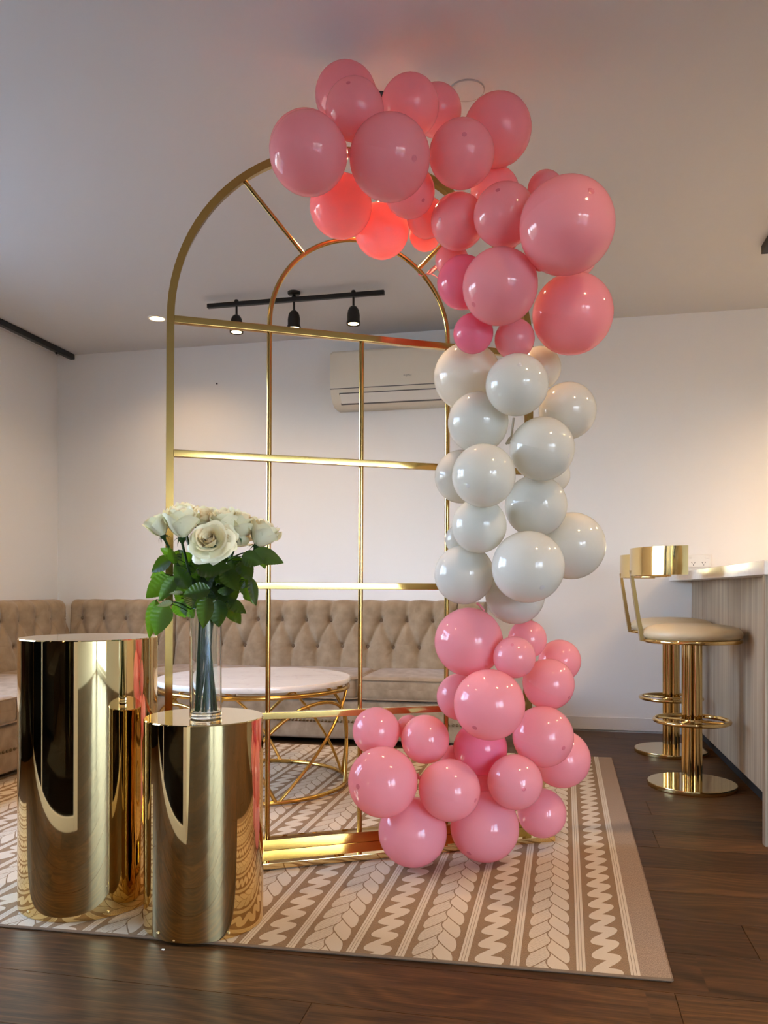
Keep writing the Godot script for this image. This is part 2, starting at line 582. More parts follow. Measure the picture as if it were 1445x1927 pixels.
func sofa() -> void:
	var t := thing("corner_sofa", "taupe velvet corner sofa with deep buttoned back along the far and left walls", "sofa", Vector3(XL, 0, ZB))
	var back := Transform3D(Basis(), Vector3.ZERO)
	# along the back wall (local origin in the room corner)
	back_panel(t, back.translated(Vector3(0.265, 0, 0.004)), 0.725, 4)
	back_panel(t, back.translated(Vector3(0.995, 0, 0.004)), 1.745, 11)
	back_panel(t, back.translated(Vector3(2.745, 0, 0.004)), 0.15, 1, false)
	var side := Transform3D(Basis(Vector3.UP, PI / 2), Vector3(0.004, 0, 2.50))
	back_panel(t, side, 2.22, 14)
	# seats
	var xs := [0.995, 1.60, 2.28, 2.83]
	for k in 3:
		cushion(t, Vector3(xs[k] + 0.004, 0.236, 0.27), Vector3(xs[k + 1] - 0.004, 0.362, 0.785))
	cushion(t, Vector3(0.27, 0.236, 0.27), Vector3(0.99, 0.362, 0.99), "corner_cushion")
	cushion(t, Vector3(0.27, 0.236, 0.998), Vector3(1.005, 0.362, 1.74))
	cushion(t, Vector3(0.27, 0.236, 1.748), Vector3(1.005, 0.362, 2.49))
	# base
	var g := Geo.new()
	g.rbox(Vector3(1.94, 0.133, 0.40), Vector3(1.90, 0.205, 0.755), 0.02, true)
	g.rbox(Vector3(0.51, 0.133, 1.27), Vector3(0.975, 0.205, 2.46), 0.02, true)
	var b := part("base", g.mesh(), M.velvet, t)
	g = Geo.new()
	for k in 93:
		g.ball(Vector3(1.01 + k * 0.0204, 0.128, 0.780), Vector3(0.0075, 0.0075, 0.005), 8, 5)
	for k in 70:
		g.ball(Vector3(1.000, 0.128, 0.80 + k * 0.0238), Vector3(0.005, 0.0075, 0.0075), 8, 5)
	part("nailhead_trim", g.mesh(), M.nail_bronze, b).set_meta("kind", "stuff")
	g = Geo.new()
	for p in [Vector3(1.1, 0, 0.7), Vector3(2.8, 0, 0.7), Vector3(2.8, 0, 0.1), Vector3(0.1, 0, 0.1), Vector3(0.9, 0, 2.4), Vector3(0.1, 0, 2.4)]:
		var lg := Geo.new()
		lg.lathe([[Vector2(0.018, 0), Vector2(0.026, 0.032)]], 12)
		part("leg", lg.mesh(), M.black_metal, t, p)


# ---------------------------------------------------------------- arch
func arch() -> void:
	var t := thing("arch_frame", "gold window shaped arch stand with crossbars and inner arch behind the balloons", "arch stand", Vector3(-0.5985, 0.008, -2.4460))
	var yaw := atan2(0.48595, 0.87407)
	t.rotation = Vector3(0, yaw, deg_to_rad(-0.27))
	var spring := 1.605
	var ro := 0.585
	var ri := 0.292
	var bar := func(a: Vector3, b: Vector3, w: float, d: float, n: String):
		var g := Geo.new()
		var len := a.distance_to(b)
		var y := (b - a).normalized()
		var z := Vector3(0, 0, 1)
		var x := y.cross(z).normalized()
		g.rbox(Vector3.ZERO, Vector3(w, len, d), 0.0016, false)
		g.turn(Transform3D(Basis(x, y, z), (a + b) / 2.0))
		part(n, g.mesh(), M.arch_gold, t)
	var bend := func(r: float, cy: float, y0: float, w: float, d: float, n: String):
		var g := Geo.new()
		var pts := [Vector2(r, y0)]
		for k in 49: pts.append(Vector2(r * cos(PI * k / 48.0), cy + r * sin(PI * k / 48.0)))
		pts.append(Vector2(-r, y0))
		var c := pts.size()
		for s in 4:
			g.grid(func(u, v):
				var k := int(round(u * (c - 1)))
				var q: Vector2 = pts[k]
				var dir: Vector2 = (pts[mini(k + 1, c - 1)] - pts[maxi(k - 1, 0)]).normalized()
				var nr := Vector2(dir.y, -dir.x)
				var cs := [Vector2(1, -1), Vector2(1, 1), Vector2(-1, 1), Vector2(-1, -1), Vector2(1, -1)]
				var e: Vector2 = cs[s].lerp(cs[s + 1], v)
				var pp := q + nr * e.x * w * 0.5
				return Vector3(pp.x, pp.y, e.y * d * 0.5), c - 1, 1, false)
		part(n, g.mesh(), M.arch_gold, t)
	bend.call(ro, spring, 0.022, 0.022, 0.022, "outer_frame")
	var rod := func(pts: Array, r: float, n: String):
		var g := Geo.new()
		g.tube(pts, r, 16)
		part(n, g.mesh(), M.arch_gold, t)
	var arc := []
	for k in 49: arc.append(Vector3(ri * cos(PI * k / 48.0), spring + 0.02 + ri * sin(PI * k / 48.0), -0.003))
	arc.push_front(Vector3(ri, spring, -0.003))
	arc.push_back(Vector3(-ri, spring, -0.003))
	rod.call(arc, 0.0075, "inner_arch")
	for s in [-1.0, 1.0]:
		var a := deg_to_rad(50.0)
		rod.call([Vector3(s * ri * cos(a), spring + 0.02 + ri * sin(a), -0.002), Vector3(s * ro * cos(a), spring + ro * sin(a), -0.002)], 0.0068, "strut")
	for y in [1.605, 1.211, 0.823, 0.427]:
		bar.call(Vector3(-ro + 0.01, y, 0.003), Vector3(ro - 0.01, y, 0.003), 0.021, 0.021, "crossbar")
	bar.call(Vector3(-ro + 0.01, 0.036, 0.003), Vector3(ro - 0.01, 0.036, 0.003), 0.032, 0.03, "bottom_bar")
	for x in [-0.292, 0.0, 0.292]:
		rod.call([Vector3(x, 0.03, -0.003), Vector3(x, 1.60, -0.003)], 0.0078, "upright")
	var g2 := Geo.new()
	g2.rbox(Vector3(0.0, 0.011, 0.0), Vector3(1.24, 0.018, 0.26), 0.002)
	part("base_plate", g2.mesh(), M.gold, t)


# ---------------------------------------------------------------- flowers
func petal_mesh(k: int, n: int, open: float, tall: float, size: float) -> ArrayMesh:
	var f := float(k) / (n - 1)
	var o := open * smoothstep(0.30, 1.0, f)
	var R := lerpf(0.07, 0.56, pow(f, 0.75))
	var w := lerpf(1.35, 0.92, f)
	var H := lerpf(lerpf(0.90, 0.98, f), 1.08, sin(f * PI)) * tall * (1.0 - 0.18 * open)
	var a0 := k * 2.399 + rng.randf_range(-0.15, 0.15)
	var wob := rng.randf_range(0, TAU)
	var tip := 0.03 + 0.16 * f * f
	var notch := rng.randf_range(-0.05, 0.05)
	var tilt := deg_to_rad(66.0) * o * (0.8 + 0.35 * rng.randf()) + deg_to_rad(4.0) * f
	var close := lerpf(0.66, 0.56, open * smoothstep(0.1, 0.5, f))
	var lip := 0.035 + 0.075 * f + 0.10 * o * f
	var g := Geo.new()
	g.grid(func(u, v):
		var s: float = u * 2.0 - 1.0
		var tt: float = v * (1.0 - 0.22 * pow(absf(s), 2.6) + tip * pow(1.0 - absf(s), 1.5) + notch * sin(s * 5.0 + wob))
		var ang: float = a0 + s * w * (0.42 + 0.58 * sin(minf(v, 1.0) * PI * 0.5))
		var rad: float = R * (0.30 + 0.70 * sin(pow(minf(tt, 1.15), 0.8) * PI * close))
		var e: float = pow(maxf(v - 0.70, 0.0) / 0.30, 1.8)
		var y: float = H * tt
		rad += lip * e * (1.0 + 0.4 * sin(s * 3.3 + wob * 2.0))
		y -= (0.02 + 0.14 * o) * f * e
		rad += 0.030 * sin(s * 4.5 + wob) * v * f
		y += 0.03 * sin(s * 6.0 + wob) * v * (0.3 + f)
		var r0: float = R * 0.28
		var c := cos(tilt)
		var q := sin(tilt)
		var rr: float = r0 + (rad - r0) * c + y * q
		var yy: float = y * c - (rad - r0) * q
		return Vector3(cos(ang) * rr, yy, sin(ang) * rr) * size, 12, 11)
	return g.mesh()


func basis_to(axis: Vector3) -> Basis:
	var y := axis.normalized()
	var x := y.cross(Vector3(0.3, 0.1, 1).normalized()).normalized()
	return Basis(x, y, x.cross(y))


func leaf_mesh(base: Vector3, tip: Vector3, width: float, face: Vector3) -> ArrayMesh:
	var y := (tip - base)
	var len := y.length()
	y = y.normalized()
	var x := y.cross(face).normalized()
	var z := x.cross(y).normalized()
	var curl := rng.randf_range(-0.14, 0.10)
	var fold := rng.randf_range(0.10, 0.34)
	var g := Geo.new()
	g.grid(func(u, v):
		var s: float = u * 2.0 - 1.0
		var wv: float = width * 0.5 * pow(sin(PI * pow(v, 0.78)), 0.85) * (1.0 + 0.028 * (1.0 if int(round(v * 28.0)) % 2 == 0 else -1.0) * absf(s))
		var off: float = fold * absf(s) * wv + curl * len * v * v + 0.0007 * sin(v * 48.0 - absf(s) * 5.0) * absf(s)
		return base + y * (len * (v - 0.035 * absf(s) * sin(PI * v))) + x * (s * wv) + z * off, 6, 28)
	return g.mesh()


func rose(bloom: Vector3, axis: Vector3, size: float, open: float, tall: float, foot: Vector3, rim: Vector3, label: String) -> Node3D:
	var t := thing("rose", label, "flower", foot, "white roses in the glass vase")
	axis = axis.normalized()
	var at := bloom - axis * size * 0.62 * tall - foot
	size *= 1.10
	var n := 27
	var b := basis_to(axis)
	for k in n:
		var o := part("petal", petal_mesh(k, n, open, tall, size), M.petal_inner if k < 13 else M.petal, t, at)
		o.basis = b
	var g := Geo.new()
	g.lathe([[Vector2(0.0001, -0.34), Vector2(0.12, -0.30), Vector2(0.2, -0.12), Vector2(0.24, 0.02), Vector2(0.12, 0.08)]], 12)
	for k in 5:
		var a := TAU * k / 5.0 + rng.randf()
		var dr := Vector3(cos(a), 0, sin(a))
		g.grid(func(u, v):
			var s: float = u * 2.0 - 1.0
			return dr * (0.2 + 0.36 * v) + Vector3(0, -0.05 + 0.15 * v - 0.55 * v * v, 0) + dr.cross(Vector3.UP) * s * 0.11 * (1.0 - v), 2, 5)
	for k in g.v.size(): g.v[k] *= size
	part("calyx", g.mesh(), M.stem_green, t, at).basis = b
	var c := Curve3D.new()
	c.add_point(at - axis * size * 0.3, Vector3.ZERO, -axis * 0.07)
	c.add_point(rim - foot, Vector3(0, 0.05, 0) + (at - (rim - foot)) * 0.2, (-(rim - foot)) * 0.25)
	c.add_point(Vector3.ZERO, (rim - foot) * 0.25, Vector3.ZERO)
	var pts := []
	for k in 15: pts.append(c.sample_baked(c.get_baked_length() * k / 14.0))
	g = Geo.new()
	g.tube(pts, 0.0034, 8)
	part("stem", g.mesh(), M.stem_green, t)
	return t


# a spot of the photograph's plane through the vase, sideways and up in metres from the vase's foot, towards the viewer in front
var V0 := Vector3(-0.830, 0.486, -1.812)
func vp(px: float, py: float, front := 0.0) -> Vector3:
	var c := cos(deg_to_rad(12.0))
	var s := sin(deg_to_rad(12.0))
	var q := Vector3((px - 722.5) / 1500.0, -(py - 1108.0) / 1500.0, -1.0) * (1.945 - front)
	return Vector3(q.x * c + q.z * s, q.y + 0.823, -q.x * s + q.z * c)


func flowers() -> void:
	var foot := Vector3(-0.8299, 0.509, -1.812)
	var t := thing("glass_vase", "tall clear glass cylinder vase holding white roses on the shorter gold plinth", "vase", foot)
	var g := Geo.new()
	g.lathe([[Vector2(0.0001, 0.0), Vector2(0.036, 0.0), Vector2(0.0385, 0.003), Vector2(0.0385, 0.266), Vector2(0.0375, 0.268), Vector2(0.0365, 0.266), Vector2(0.0362, 0.258), Vector2(0.036, 0.016), Vector2(0.034, 0.0125), Vector2(0.0001, 0.0125)]], 48)
	part("glass_wall", g.mesh(), M.vase_glass, t)
	var list := [
		[297, 989, 0.02, Vector3(-0.40, 0.88, 0.15), 0.029, 0.18, 1.5, "white rose bud leaning out at the far left of the bouquet"],
		[341, 982, 0.05, Vector3(0.02, 0.97, 0.24), 0.038, 0.24, 1.6, "tall white rose bud with one drooping outer petal, second from the left"],
		[386, 976, 0.0, Vector3(0.05, 0.75, 0.62), 0.037, 0.45, 1.15, "half open white rose at the top middle of the bouquet, above the widest bloom"],
		[392, 1014, 0.085, Vector3(-0.10, 0.42, 0.90), 0.047, 0.95, 1.0, "widest open white rose facing the viewer at the bouquet's front"],
		[424, 980, 0.02, Vector3(-0.12, 0.90, 0.35), 0.033, 0.2, 1.5, "pointed yellowish white rose bud right of the top middle bloom"],
		[455, 986, 0.0, Vector3(0.32, 0.88, 0.20), 0.034, 0.3, 1.5, "white rose at upper right, beside the rightmost drooping bloom"],
		[496, 1004, 0.01, Vector3(0.48, 0.84, 0.12), 0.034, 0.25, 1.6, "closed white rose leaning out at the far right of the bouquet"],
		[424, 1006, 0.05, Vector3(0.62, 0.45, 0.62), 0.031, 0.6, 1.1, "white rose pressed against the right side of the widest bloom"],
		[345, 962, -0.05, Vector3(-0.05, 1.0, 0.1), 0.031, 0.35, 1.3, "white rose whose top peeks over the tall bud, second from the left"],
		[366, 968, -0.06, Vector3(-0.1, 1.0, 0.1), 0.030, 0.4, 1.3, "white rose at the back, between the tall bud and the top middle bloom"],
		[446, 1006, -0.03, Vector3(0.52, 0.80, -0.1), 0.034, 0.4, 1.3, "shaded white rose hanging low behind the two upper right blooms"],
	]
	var roses := []
	for k in list.size():
		var r: Array = list[k]
		var a: float = TAU * k * 0.382
		var fo := foot + Vector3(cos(a + 2.6) * 0.024, 0.0165, sin(a + 2.6) * 0.024)
		var side: float = clampf((r[0] - 387.0) / 110.0, -1, 1) * 0.022
		var rim := foot + Vector3(side * 0.978 + cos(a) * 0.007, 0.262, -side * 0.208 + sin(a) * 0.013)
		var c12 := Basis(Vector3.UP, deg_to_rad(12.0))
		roses.append(rose(vp(r[0], r[1], r[2]), c12 * r[3], r[4], r[5], r[6], fo, rim, r[7]))
	# leaves: base x, y, tip x, y in the bouquet's own picture plane (quarter pixels), width, how far in front, pale
	var lv := [
		[345, 520, 258, 468, 60, 0.00, 0], [376, 592, 338, 452, 75, 0.03, 0], [350, 545, 180, 655, 110, 0.01, 0], [300, 670, 178, 705, 90, -0.02, 0],
		[335, 690, 138, 860, 140, 0.02, 0], [385, 690, 245, 890, 95, 0.04, 0], [225, 872, 163, 1185, 95, 0.02, 0], [300, 900, 218, 1155, 150, 0.04, 0],
		[370, 890, 462, 1015, 105, 0.02, 0], [490, 785, 358, 598, 120, 0.05, 0], [655, 790, 440, 840, 115, 0.07, 0], [625, 850, 600, 1108, 115, 0.08, 0],
		[545, 640, 828, 630, 150, 0.07, 0], [900, 530, 1072, 585, 115, 0.05, 0], [990, 490, 1232, 588, 115, 0.03, 0], [1050, 480, 1080, 632, 95, 0.01, 0],
		[890, 565, 975, 722, 120, 0.03, 0], [972, 700, 1012, 928, 70, 0.02, 0], [875, 655, 1000, 905, 115, 0.0, 0], [760, 640, 870, 810, 125, 0.05, 0],
		[700, 870, 722, 1095, 135, 0.05, 0], [785, 920, 892, 1070, 105, 0.02, 0], [785, 890, 937, 982, 95, 0.04, 0], [530, 610, 430, 495, 110, 0.0, 0],
		[560, 790, 690, 700, 110, 0.03, 0], [355, 890, 233, 925, 45, 0.05, 1], [442, 815, 325, 826, 28, 0.05, 1], [470, 660, 560, 520, 110, -0.02, 0],
		[640, 560, 720, 470, 110, -0.02, 0], [760, 560, 830, 470, 100, -0.02, 0], [600, 700, 520, 880, 120, 0.0, 0], [730, 760, 800, 960, 120, 0.0, 0], [640, 660, 560, 800, 120, 0.02, 0], [520, 560, 470, 700, 110, 0.0, 0],
		[830, 700, 760, 860, 120, 0.01, 0], [690, 600, 640, 740, 130, 0.03, 0], [590, 520, 520, 620, 110, 0.02, 0],
	]
	var kx := 320.0 / 1341.0
	for k in 46:                                     # the crowded middle of the foliage
		var x := rng.randf_range(360, 950)
		var y := rng.randf_range(470, 860)
		lv.append([x, y, x + rng.randf_range(-110, 110), y + rng.randf_range(40, 190), rng.randf_range(90, 130), rng.randf_range(-0.05, 0.05), 0])
	for q in lv:
		var b := vp(240 + q[0] * kx, 920 + q[1] * kx, q[5])
		var e := vp(240 + q[2] * kx, 920 + q[3] * kx, q[5] + rng.randf_range(-0.01, 0.03))
		var best: Node3D = roses[0]
		var bd := 9.0
		for k in roses.size():
			var bx: float = 387 + (list[k][0] - 387) * 0.7
			var dd: float = absf(240 + q[0] * kx - bx) + rng.randf() * 6.0
			if dd < bd or k == 0: bd = dd; best = roses[k]
		var face := Basis(Vector3.UP, deg_to_rad(12.0)) * Vector3(rng.randf_range(-0.35, 0.35), rng.randf_range(0.1, 0.6), 1.0)
		var stalk := Geo.new()
		var mid := Vector3(lerpf(b.x, foot.x, 0.55), b.y - 0.02, lerpf(b.z, foot.z, 0.55))
		stalk.tube([b - best.position + (e - b) * 0.06, b - best.position, (b + mid) * 0.5 + Vector3(0, 0.004, 0) - best.position, mid - best.position], 0.0012, 5)
		var lf := part("leaf", leaf_mesh(b - best.position, e - best.position, q[4] * 1.16 * kx * 1.945 / 1500.0, face.normalized()), M.pale_leaf if q[6] == 1 else M.leaf, best)
		part("leaf_stalk", stalk.mesh(), M.stem_green, lf)


# ---------------------------------------------------------------- bar stools
func stool(at: Vector3, label: String) -> void:
	var t := thing("bar_stool", label, "bar stool", at, "gold bar stools at the island")
	var g := Geo.new()
	g.lathe([[Vector2(0.0001, 0.0), Vector2(0.174, 0.0)], [Vector2(0.176, 0.001), Vector2(0.177, 0.004), Vector2(0.177, 0.016), Vector2(0.175, 0.0195)], [Vector2(0.175, 0.0195), Vector2(0.0001, 0.020)]], 56)
	part("base_disc", g.mesh(), M.stool_gold, t)
	for k in 7:
		g = Geo.new()
		var a := TAU * k / 7.0 + 0.3
		g.tube([Vector3(cos(a) * 0.030, 0.019, sin(a) * 0.030), Vector3(cos(a) * 0.030, 0.602, sin(a) * 0.030)], 0.0115, 14)
		part("column_tube", g.mesh(), M.stool_gold, t)
	g = Geo.new()
	var ring := []
	for k in 40: ring.append(Vector3(cos(TAU * k / 40.0) * 0.147, 0.275, sin(TAU * k / 40.0) * 0.147))
	g.tube(ring, 0.009, 10, true)
	for k in 4:
		var a2 := TAU * k / 4.0 + 0.5
		g.tube([Vector3(cos(a2) * 0.04, 0.275, sin(a2) * 0.04), Vector3(cos(a2) * 0.145, 0.275, sin(a2) * 0.145)], 0.006, 8)
	g.lathe([[Vector2(0.044, 0.268), Vector2(0.046, 0.27), Vector2(0.046, 0.28), Vector2(0.044, 0.282)]], 24)
	part("foot_ring", g.mesh(), M.stool_gold, t)
	g = Geo.new()
	g.lathe([[Vector2(0.0001, 0.600), Vector2(0.19, 0.600)], [Vector2(0.19, 0.600), Vector2(0.1965, 0.603), Vector2(0.1965, 0.612), Vector2(0.19, 0.616)], [Vector2(0.19, 0.616), Vector2(0.0001, 0.617)]], 56)
	part("seat_frame", g.mesh(), M.stool_gold, t)
	g = Geo.new()
	g.lathe([[Vector2(0.180, 0.616), Vector2(0.192, 0.622), Vector2(0.1975, 0.634), Vector2(0.194, 0.648), Vector2(0.180, 0.661), Vector2(0.15, 0.671), Vector2(0.10, 0.677), Vector2(0.05, 0.679), Vector2(0.0001, 0.680)]], 56)
	part("seat_cushion", g.mesh(), M.cream_leather, t)
	# backrest: a curved band behind the sitter, who faces the island (+x)
	g = Geo.new()
	var half := deg_to_rad(78.0)
	var R := 0.247
	var th := 0.010
	var y0 := 0.878
	var y1 := 0.992
	var cap := func(ang: float, rr: float, y: float) -> Vector3: return Vector3(-cos(ang) * rr, y, sin(ang) * rr)
	g.grid(func(u, v): return cap.call(lerpf(-half, half, u), R - 0.006 * absf(v - 0.5) * 0.2, lerpf(y0, y1, v)), 48, 4)
	g.grid(func(u, v): return cap.call(lerpf(-half, half, u), R - th, lerpf(y0, y1, v)), 48, 4, true)
	g.grid(func(u, v): return cap.call(lerpf(-half, half, u), lerpf(R, R - th, v), y1), 48, 1)
	g.grid(func(u, v): return cap.call(lerpf(-half, half, u), lerpf(R, R - th, v), y0), 48, 1, true)
	for s in [-1.0, 1.0]:
		g.grid(func(u, v): return cap.call(half * s, lerpf(R, R - th, u), lerpf(y0, y1, v)), 1, 4, s < 0)
	part("backrest", g.mesh(), M.stool_gold, t)
	g = Geo.new()
	var pr := [Vector2(-0.193, 0.604), Vector2(-0.206, 0.604), Vector2(-0.222, 0.70), Vector2(-0.240, 0.83), Vector2(-0.248, 0.90), Vector2(-0.238, 0.90), Vector2(-0.226, 0.83), Vector2(-0.206, 0.70), Vector2(-0.194, 0.64)]
	var o := PackedVector2Array()
	for k in range(pr.size() - 1, -1, -1): o.append(pr[k])
	g.slab(o, -0.024, 0.024, false)
	part("back_strut", g.mesh(), M.strut_gold, t)


# ---------------------------------------------------------------- room
func room() -> void:
	var g := Geo.new()
	g.box(Vector3(XL - 0.2, -0.2, ZB - 0.2), Vector3(XR + 0.2, -0.012, ZF + 0.2))
	var fl := struct("floor", g.mesh(), M.dark_gap)
	# boards run across the room; known joints where the photograph shows them
	var joints := {-1: 0.30, 0: -0.47, 1: 0.241, 2: -0.62, 3: 0.449, 4: -0.9, 5: 0.95, 6: -0.35, 7: 0.33, 8: 1.2, 9: 0.35, 10: 0.9}
	var bw := 0.19
	var bl := 1.86
	for r in range(-24, 18):
		var z1 := -1.33 - bw * r
		var z0 := z1 - bw
		if z1 < ZB or z0 > ZF: continue
		z0 = maxf(z0, ZB); z1 = minf(z1, ZF)
		var j: float = joints.get(r, rng.randf_range(-0.9, 0.9))
		var x := j - bl * 3.0
		while x < XR:
			var a := maxf(x, XL)
			var b := minf(x + bl, XR)
			x += bl
			if b - a < 0.02: continue
			var c := 0.0009
			var uo := rng.randf()
			var vo := rng.randf()
			var q := Geo.new()
			var p := [Vector3(a + c, 0, z1 - c), Vector3(b - c, 0, z1 - c), Vector3(b - c, 0, z0 + c), Vector3(a + c, 0, z0 + c)]
			var w := [Vector3(a, -0.003, z1), Vector3(b, -0.003, z1), Vector3(b, -0.003, z0), Vector3(a, -0.003, z0)]
			var uv := []
			for e in 4: uv.append(Vector2((p[e].x - a) / 1.9 + uo, (p[e].z - z0) / 0.38 + vo))
			q.quad(p[0], p[1], p[2], p[3], uv[0], uv[1], uv[2], uv[3])
			for e in 4:
				var f := (e + 1) % 4
				q.quad(w[e], w[f], p[f], p[e], uv[e], uv[f], uv[f], uv[e])
			for e in 4:
				var f2 := (e + 1) % 4
				q.quad(w[e] - Vector3(0, 0.008, 0), w[f2] - Vector3(0, 0.008, 0), w[f2], w[e], uv[e], uv[f2], uv[f2], uv[e])
			part("plank", q.mesh(), M["board_%d" % (rng.randi() % 3)], fl)
	g = Geo.new()
	g.box(Vector3(XL - 0.2, CEIL, ZB - 0.2), Vector3(XR + 0.2, CEIL + 0.15, ZF + 0.2))
	struct("ceiling", g.mesh(), M.ceiling_paint)
	g = Geo.new()
	g.box(Vector3(XL - 0.15, -0.1, ZB - 0.15), Vector3(XR + 0.15, CEIL + 0.05, ZB))
	struct("wall_back", g.mesh(), M.wall_paint)
	g = Geo.new()
	g.box(Vector3(XR, -0.1, ZB - 0.05), Vector3(XR + 0.15, CEIL + 0.05, 0.9))
	g.box(Vector3(XR, -0.1, 2.9), Vector3(XR + 0.15, CEIL + 0.05, ZF + 0.15))
	g.box(Vector3(XR, -0.1, 0.89), Vector3(XR + 0.15, 0.05, 2.91))
	g.box(Vector3(XR, 2.12, 0.89), Vector3(XR + 0.15, CEIL + 0.05, 2.91))
	struct("wall_right", g.mesh(), M.wall_paint)
	window("window_3", Vector3(XR + 0.07, 0.05, 2.9), Vector3(0, 0, -1), 2.0, 2.07, 3)
	# left wall with a window, near the sofa's front end
	var wz0 := -3.0
	var wz1 := -1.15
	var wy0 := 0.85
	var wy1 := 2.15
	g = Geo.new()
	g.box(Vector3(XL - 0.15, -0.1, ZB - 0.05), Vector3(XL, CEIL + 0.05, wz0))
	g.box(Vector3(XL - 0.15, -0.1, wz1), Vector3(XL, CEIL + 0.05, ZF + 0.15))
	g.box(Vector3(XL - 0.15, -0.1, wz0 - 0.01), Vector3(XL, wy0, wz1 + 0.01))
	g.box(Vector3(XL - 0.15, wy1, wz0 - 0.01), Vector3(XL, CEIL + 0.05, wz1 + 0.01))
	struct("wall_left", g.mesh(), M.wall_paint)
	window("window_1", Vector3(XL - 0.07, wy0, wz1), Vector3(0, 0, -1), wz1 - wz0, wy1 - wy0, 2)
	g = Geo.new()
	g.box(Vector3(XL, 0.0, -2.30), Vector3(XL + 0.03, 0.84, -0.92))
	struct("trim_1", g.mesh(), M.black_glass)
	# wall stub on the viewer's left with a dark glazed door
	g = Geo.new()
	g.box(Vector3(XL, -0.1, -0.90), Vector3(-0.94, CEIL + 0.05, ZF), 0.004)
	struct("wall_partition", g.mesh(), M.wall_paint)
	g = Geo.new()
	g.box(Vector3(-3.2, 0.0, -0.925), Vector3(-1.04, 2.10, -0.90))
	var d := struct("door_1", g.mesh(), M.black_glass)
	g = Geo.new()
	g.box(Vector3(-1.04, 0.0, -0.95), Vector3(-0.94, 2.16, -0.90))
	g.box(Vector3(-2.16, 0.0, -0.935), Vector3(-2.10, 2.10, -0.90))
	g.box(Vector3(-3.2, 2.10, -0.95), Vector3(-0.94, 2.18, -0.90))
	g.box(Vector3(-3.2, 0.0, -0.945), Vector3(-1.04, 0.05, -0.90))
	part("door_frame", g.mesh(), M.white_trim, d)
	g = Geo.new()
	g.box(Vector3(-0.94, 0.0, -0.90), Vector3(-0.928, 0.09, ZF))
	struct("baseboard_partition", g.mesh(), M.white_trim)
	# wall behind the viewer with a wide glazed opening
	var rx0 := 2.45
	var rx1 := 3.3
	g = Geo.new()
	g.box(Vector3(XL - 0.15, -0.1, ZF), Vector3(rx0, CEIL + 0.05, ZF + 0.15))
	g.box(Vector3(rx1, -0.1, ZF), Vector3(XR + 0.15, CEIL + 0.05, ZF + 0.15))
	g.box(Vector3(rx0 - 0.01, 2.15, ZF), Vector3(rx1 + 0.01, CEIL + 0.05, ZF + 0.15))
	g.box(Vector3(rx0 - 0.01, -0.1, ZF), Vector3(rx1 + 0.01, 0.05, ZF + 0.15))
	struct("wall_front", g.mesh(), M.wall_paint)
	window("window_2", Vector3(rx0, 0.05, ZF + 0.07), Vector3(1, 0, 0), rx1 - rx0, 2.10, 2)
	# skirting
	g = Geo.new()
	g.box(Vector3(-0.36, 0.0, ZB), Vector3(0.745, 0.075, ZB + 0.012), 0.003)
	struct("baseboard_back", g.mesh(), M.white_trim)
	# ground and far brightness outside come from the sky; a terrace in front of the windows
	g = Geo.new()
	g.box(Vector3(-9, -0.3, -9), Vector3(9, -0.22, 9))
	struct("ground", g.mesh(), mat("paving", Color(0.5, 0.49, 0.47), 0.9))


func window(n: String, at: Vector3, dir: Vector3, w: float, h: float, lights: int) -> void:
	var nrm := Vector3.UP.cross(dir).abs()
	var g := Geo.new()
	var rail := func(x0: float, x1: float, y0: float, y1: float):
		var a := at + dir * x0 + Vector3(0, y0, 0) - nrm * 0.025
		var b := at + dir * x1 + Vector3(0, y1, 0) + nrm * 0.025
		g.box(a.min(b), a.max(b), 0.003)
	rail.call(0.0, w, 0.0, 0.05)
	rail.call(0.0, w, h - 0.05, h)
	for k in lights + 1:
		var x: float = clampf(w * k / lights, 0.025, w - 0.025)
		rail.call(x - 0.025, x + 0.025, 0.05, h - 0.05)
	var o := struct(n, g.mesh(), M.white_trim)
	for k in lights:
		g = Geo.new()
		var a := at + dir * (w * k / lights + 0.02) + Vector3(0, 0.045, 0) - nrm * 0.003
		var b := at + dir * (w * (k + 1) / lights - 0.02) + Vector3(0, h - 0.045, 0) + nrm * 0.003
		g.box(a.min(b), a.max(b), 0.001)
		part("pane", g.mesh(), M.pane_glass, o)


# ---------------------------------------------------------------- the rest
func island() -> void:
	var t := thing("kitchen_island", "island bench clad in pale striped timber laminate with overhanging end panel", "island", Vector3(0.66, 0, ZB))
	var zn := 2.06
	var g := Geo.new()
	g.rbox(Vector3(0.12, 0.462, zn / 2.0 - 0.02), Vector3(0.018, 0.812, zn - 0.06), 0.001)
	part("back_panel", g.mesh(), M.laminate, t)
	g = Geo.new()
	g.rbox(Vector3(0.472, 0.4335, zn + 0.008), Vector3(0.944, 0.867, 0.034), 0.0015)
	part("end_panel", g.mesh(), M.laminate, t)
	g = Geo.new()
	g.rbox(Vector3(0.12 + 0.42, 0.465, zn / 2.0 - 0.02), Vector3(0.80, 0.80, zn - 0.08), 0.002)
	part("carcass", g.mesh(), M.dark_gap, t)
	g = Geo.new()
	g.rbox(Vector3(0.14, 0.028, zn / 2.0 - 0.02), Vector3(0.014, 0.056, zn - 0.07), 0.001)
	part("kickboard", g.mesh(), M.dark_gap, t)
	g = Geo.new()
	g.rbox(Vector3(0, 0, 0), Vector3(0.99, 0.046, zn + 0.05), 0.003)
	tag(part("worktop", g.mesh(), M.marble, self, Vector3(0.66 + 0.485, 0.8905, ZB + (zn + 0.05) / 2.0 + 0.002)), "white stone worktop lying on the timber island", "worktop")


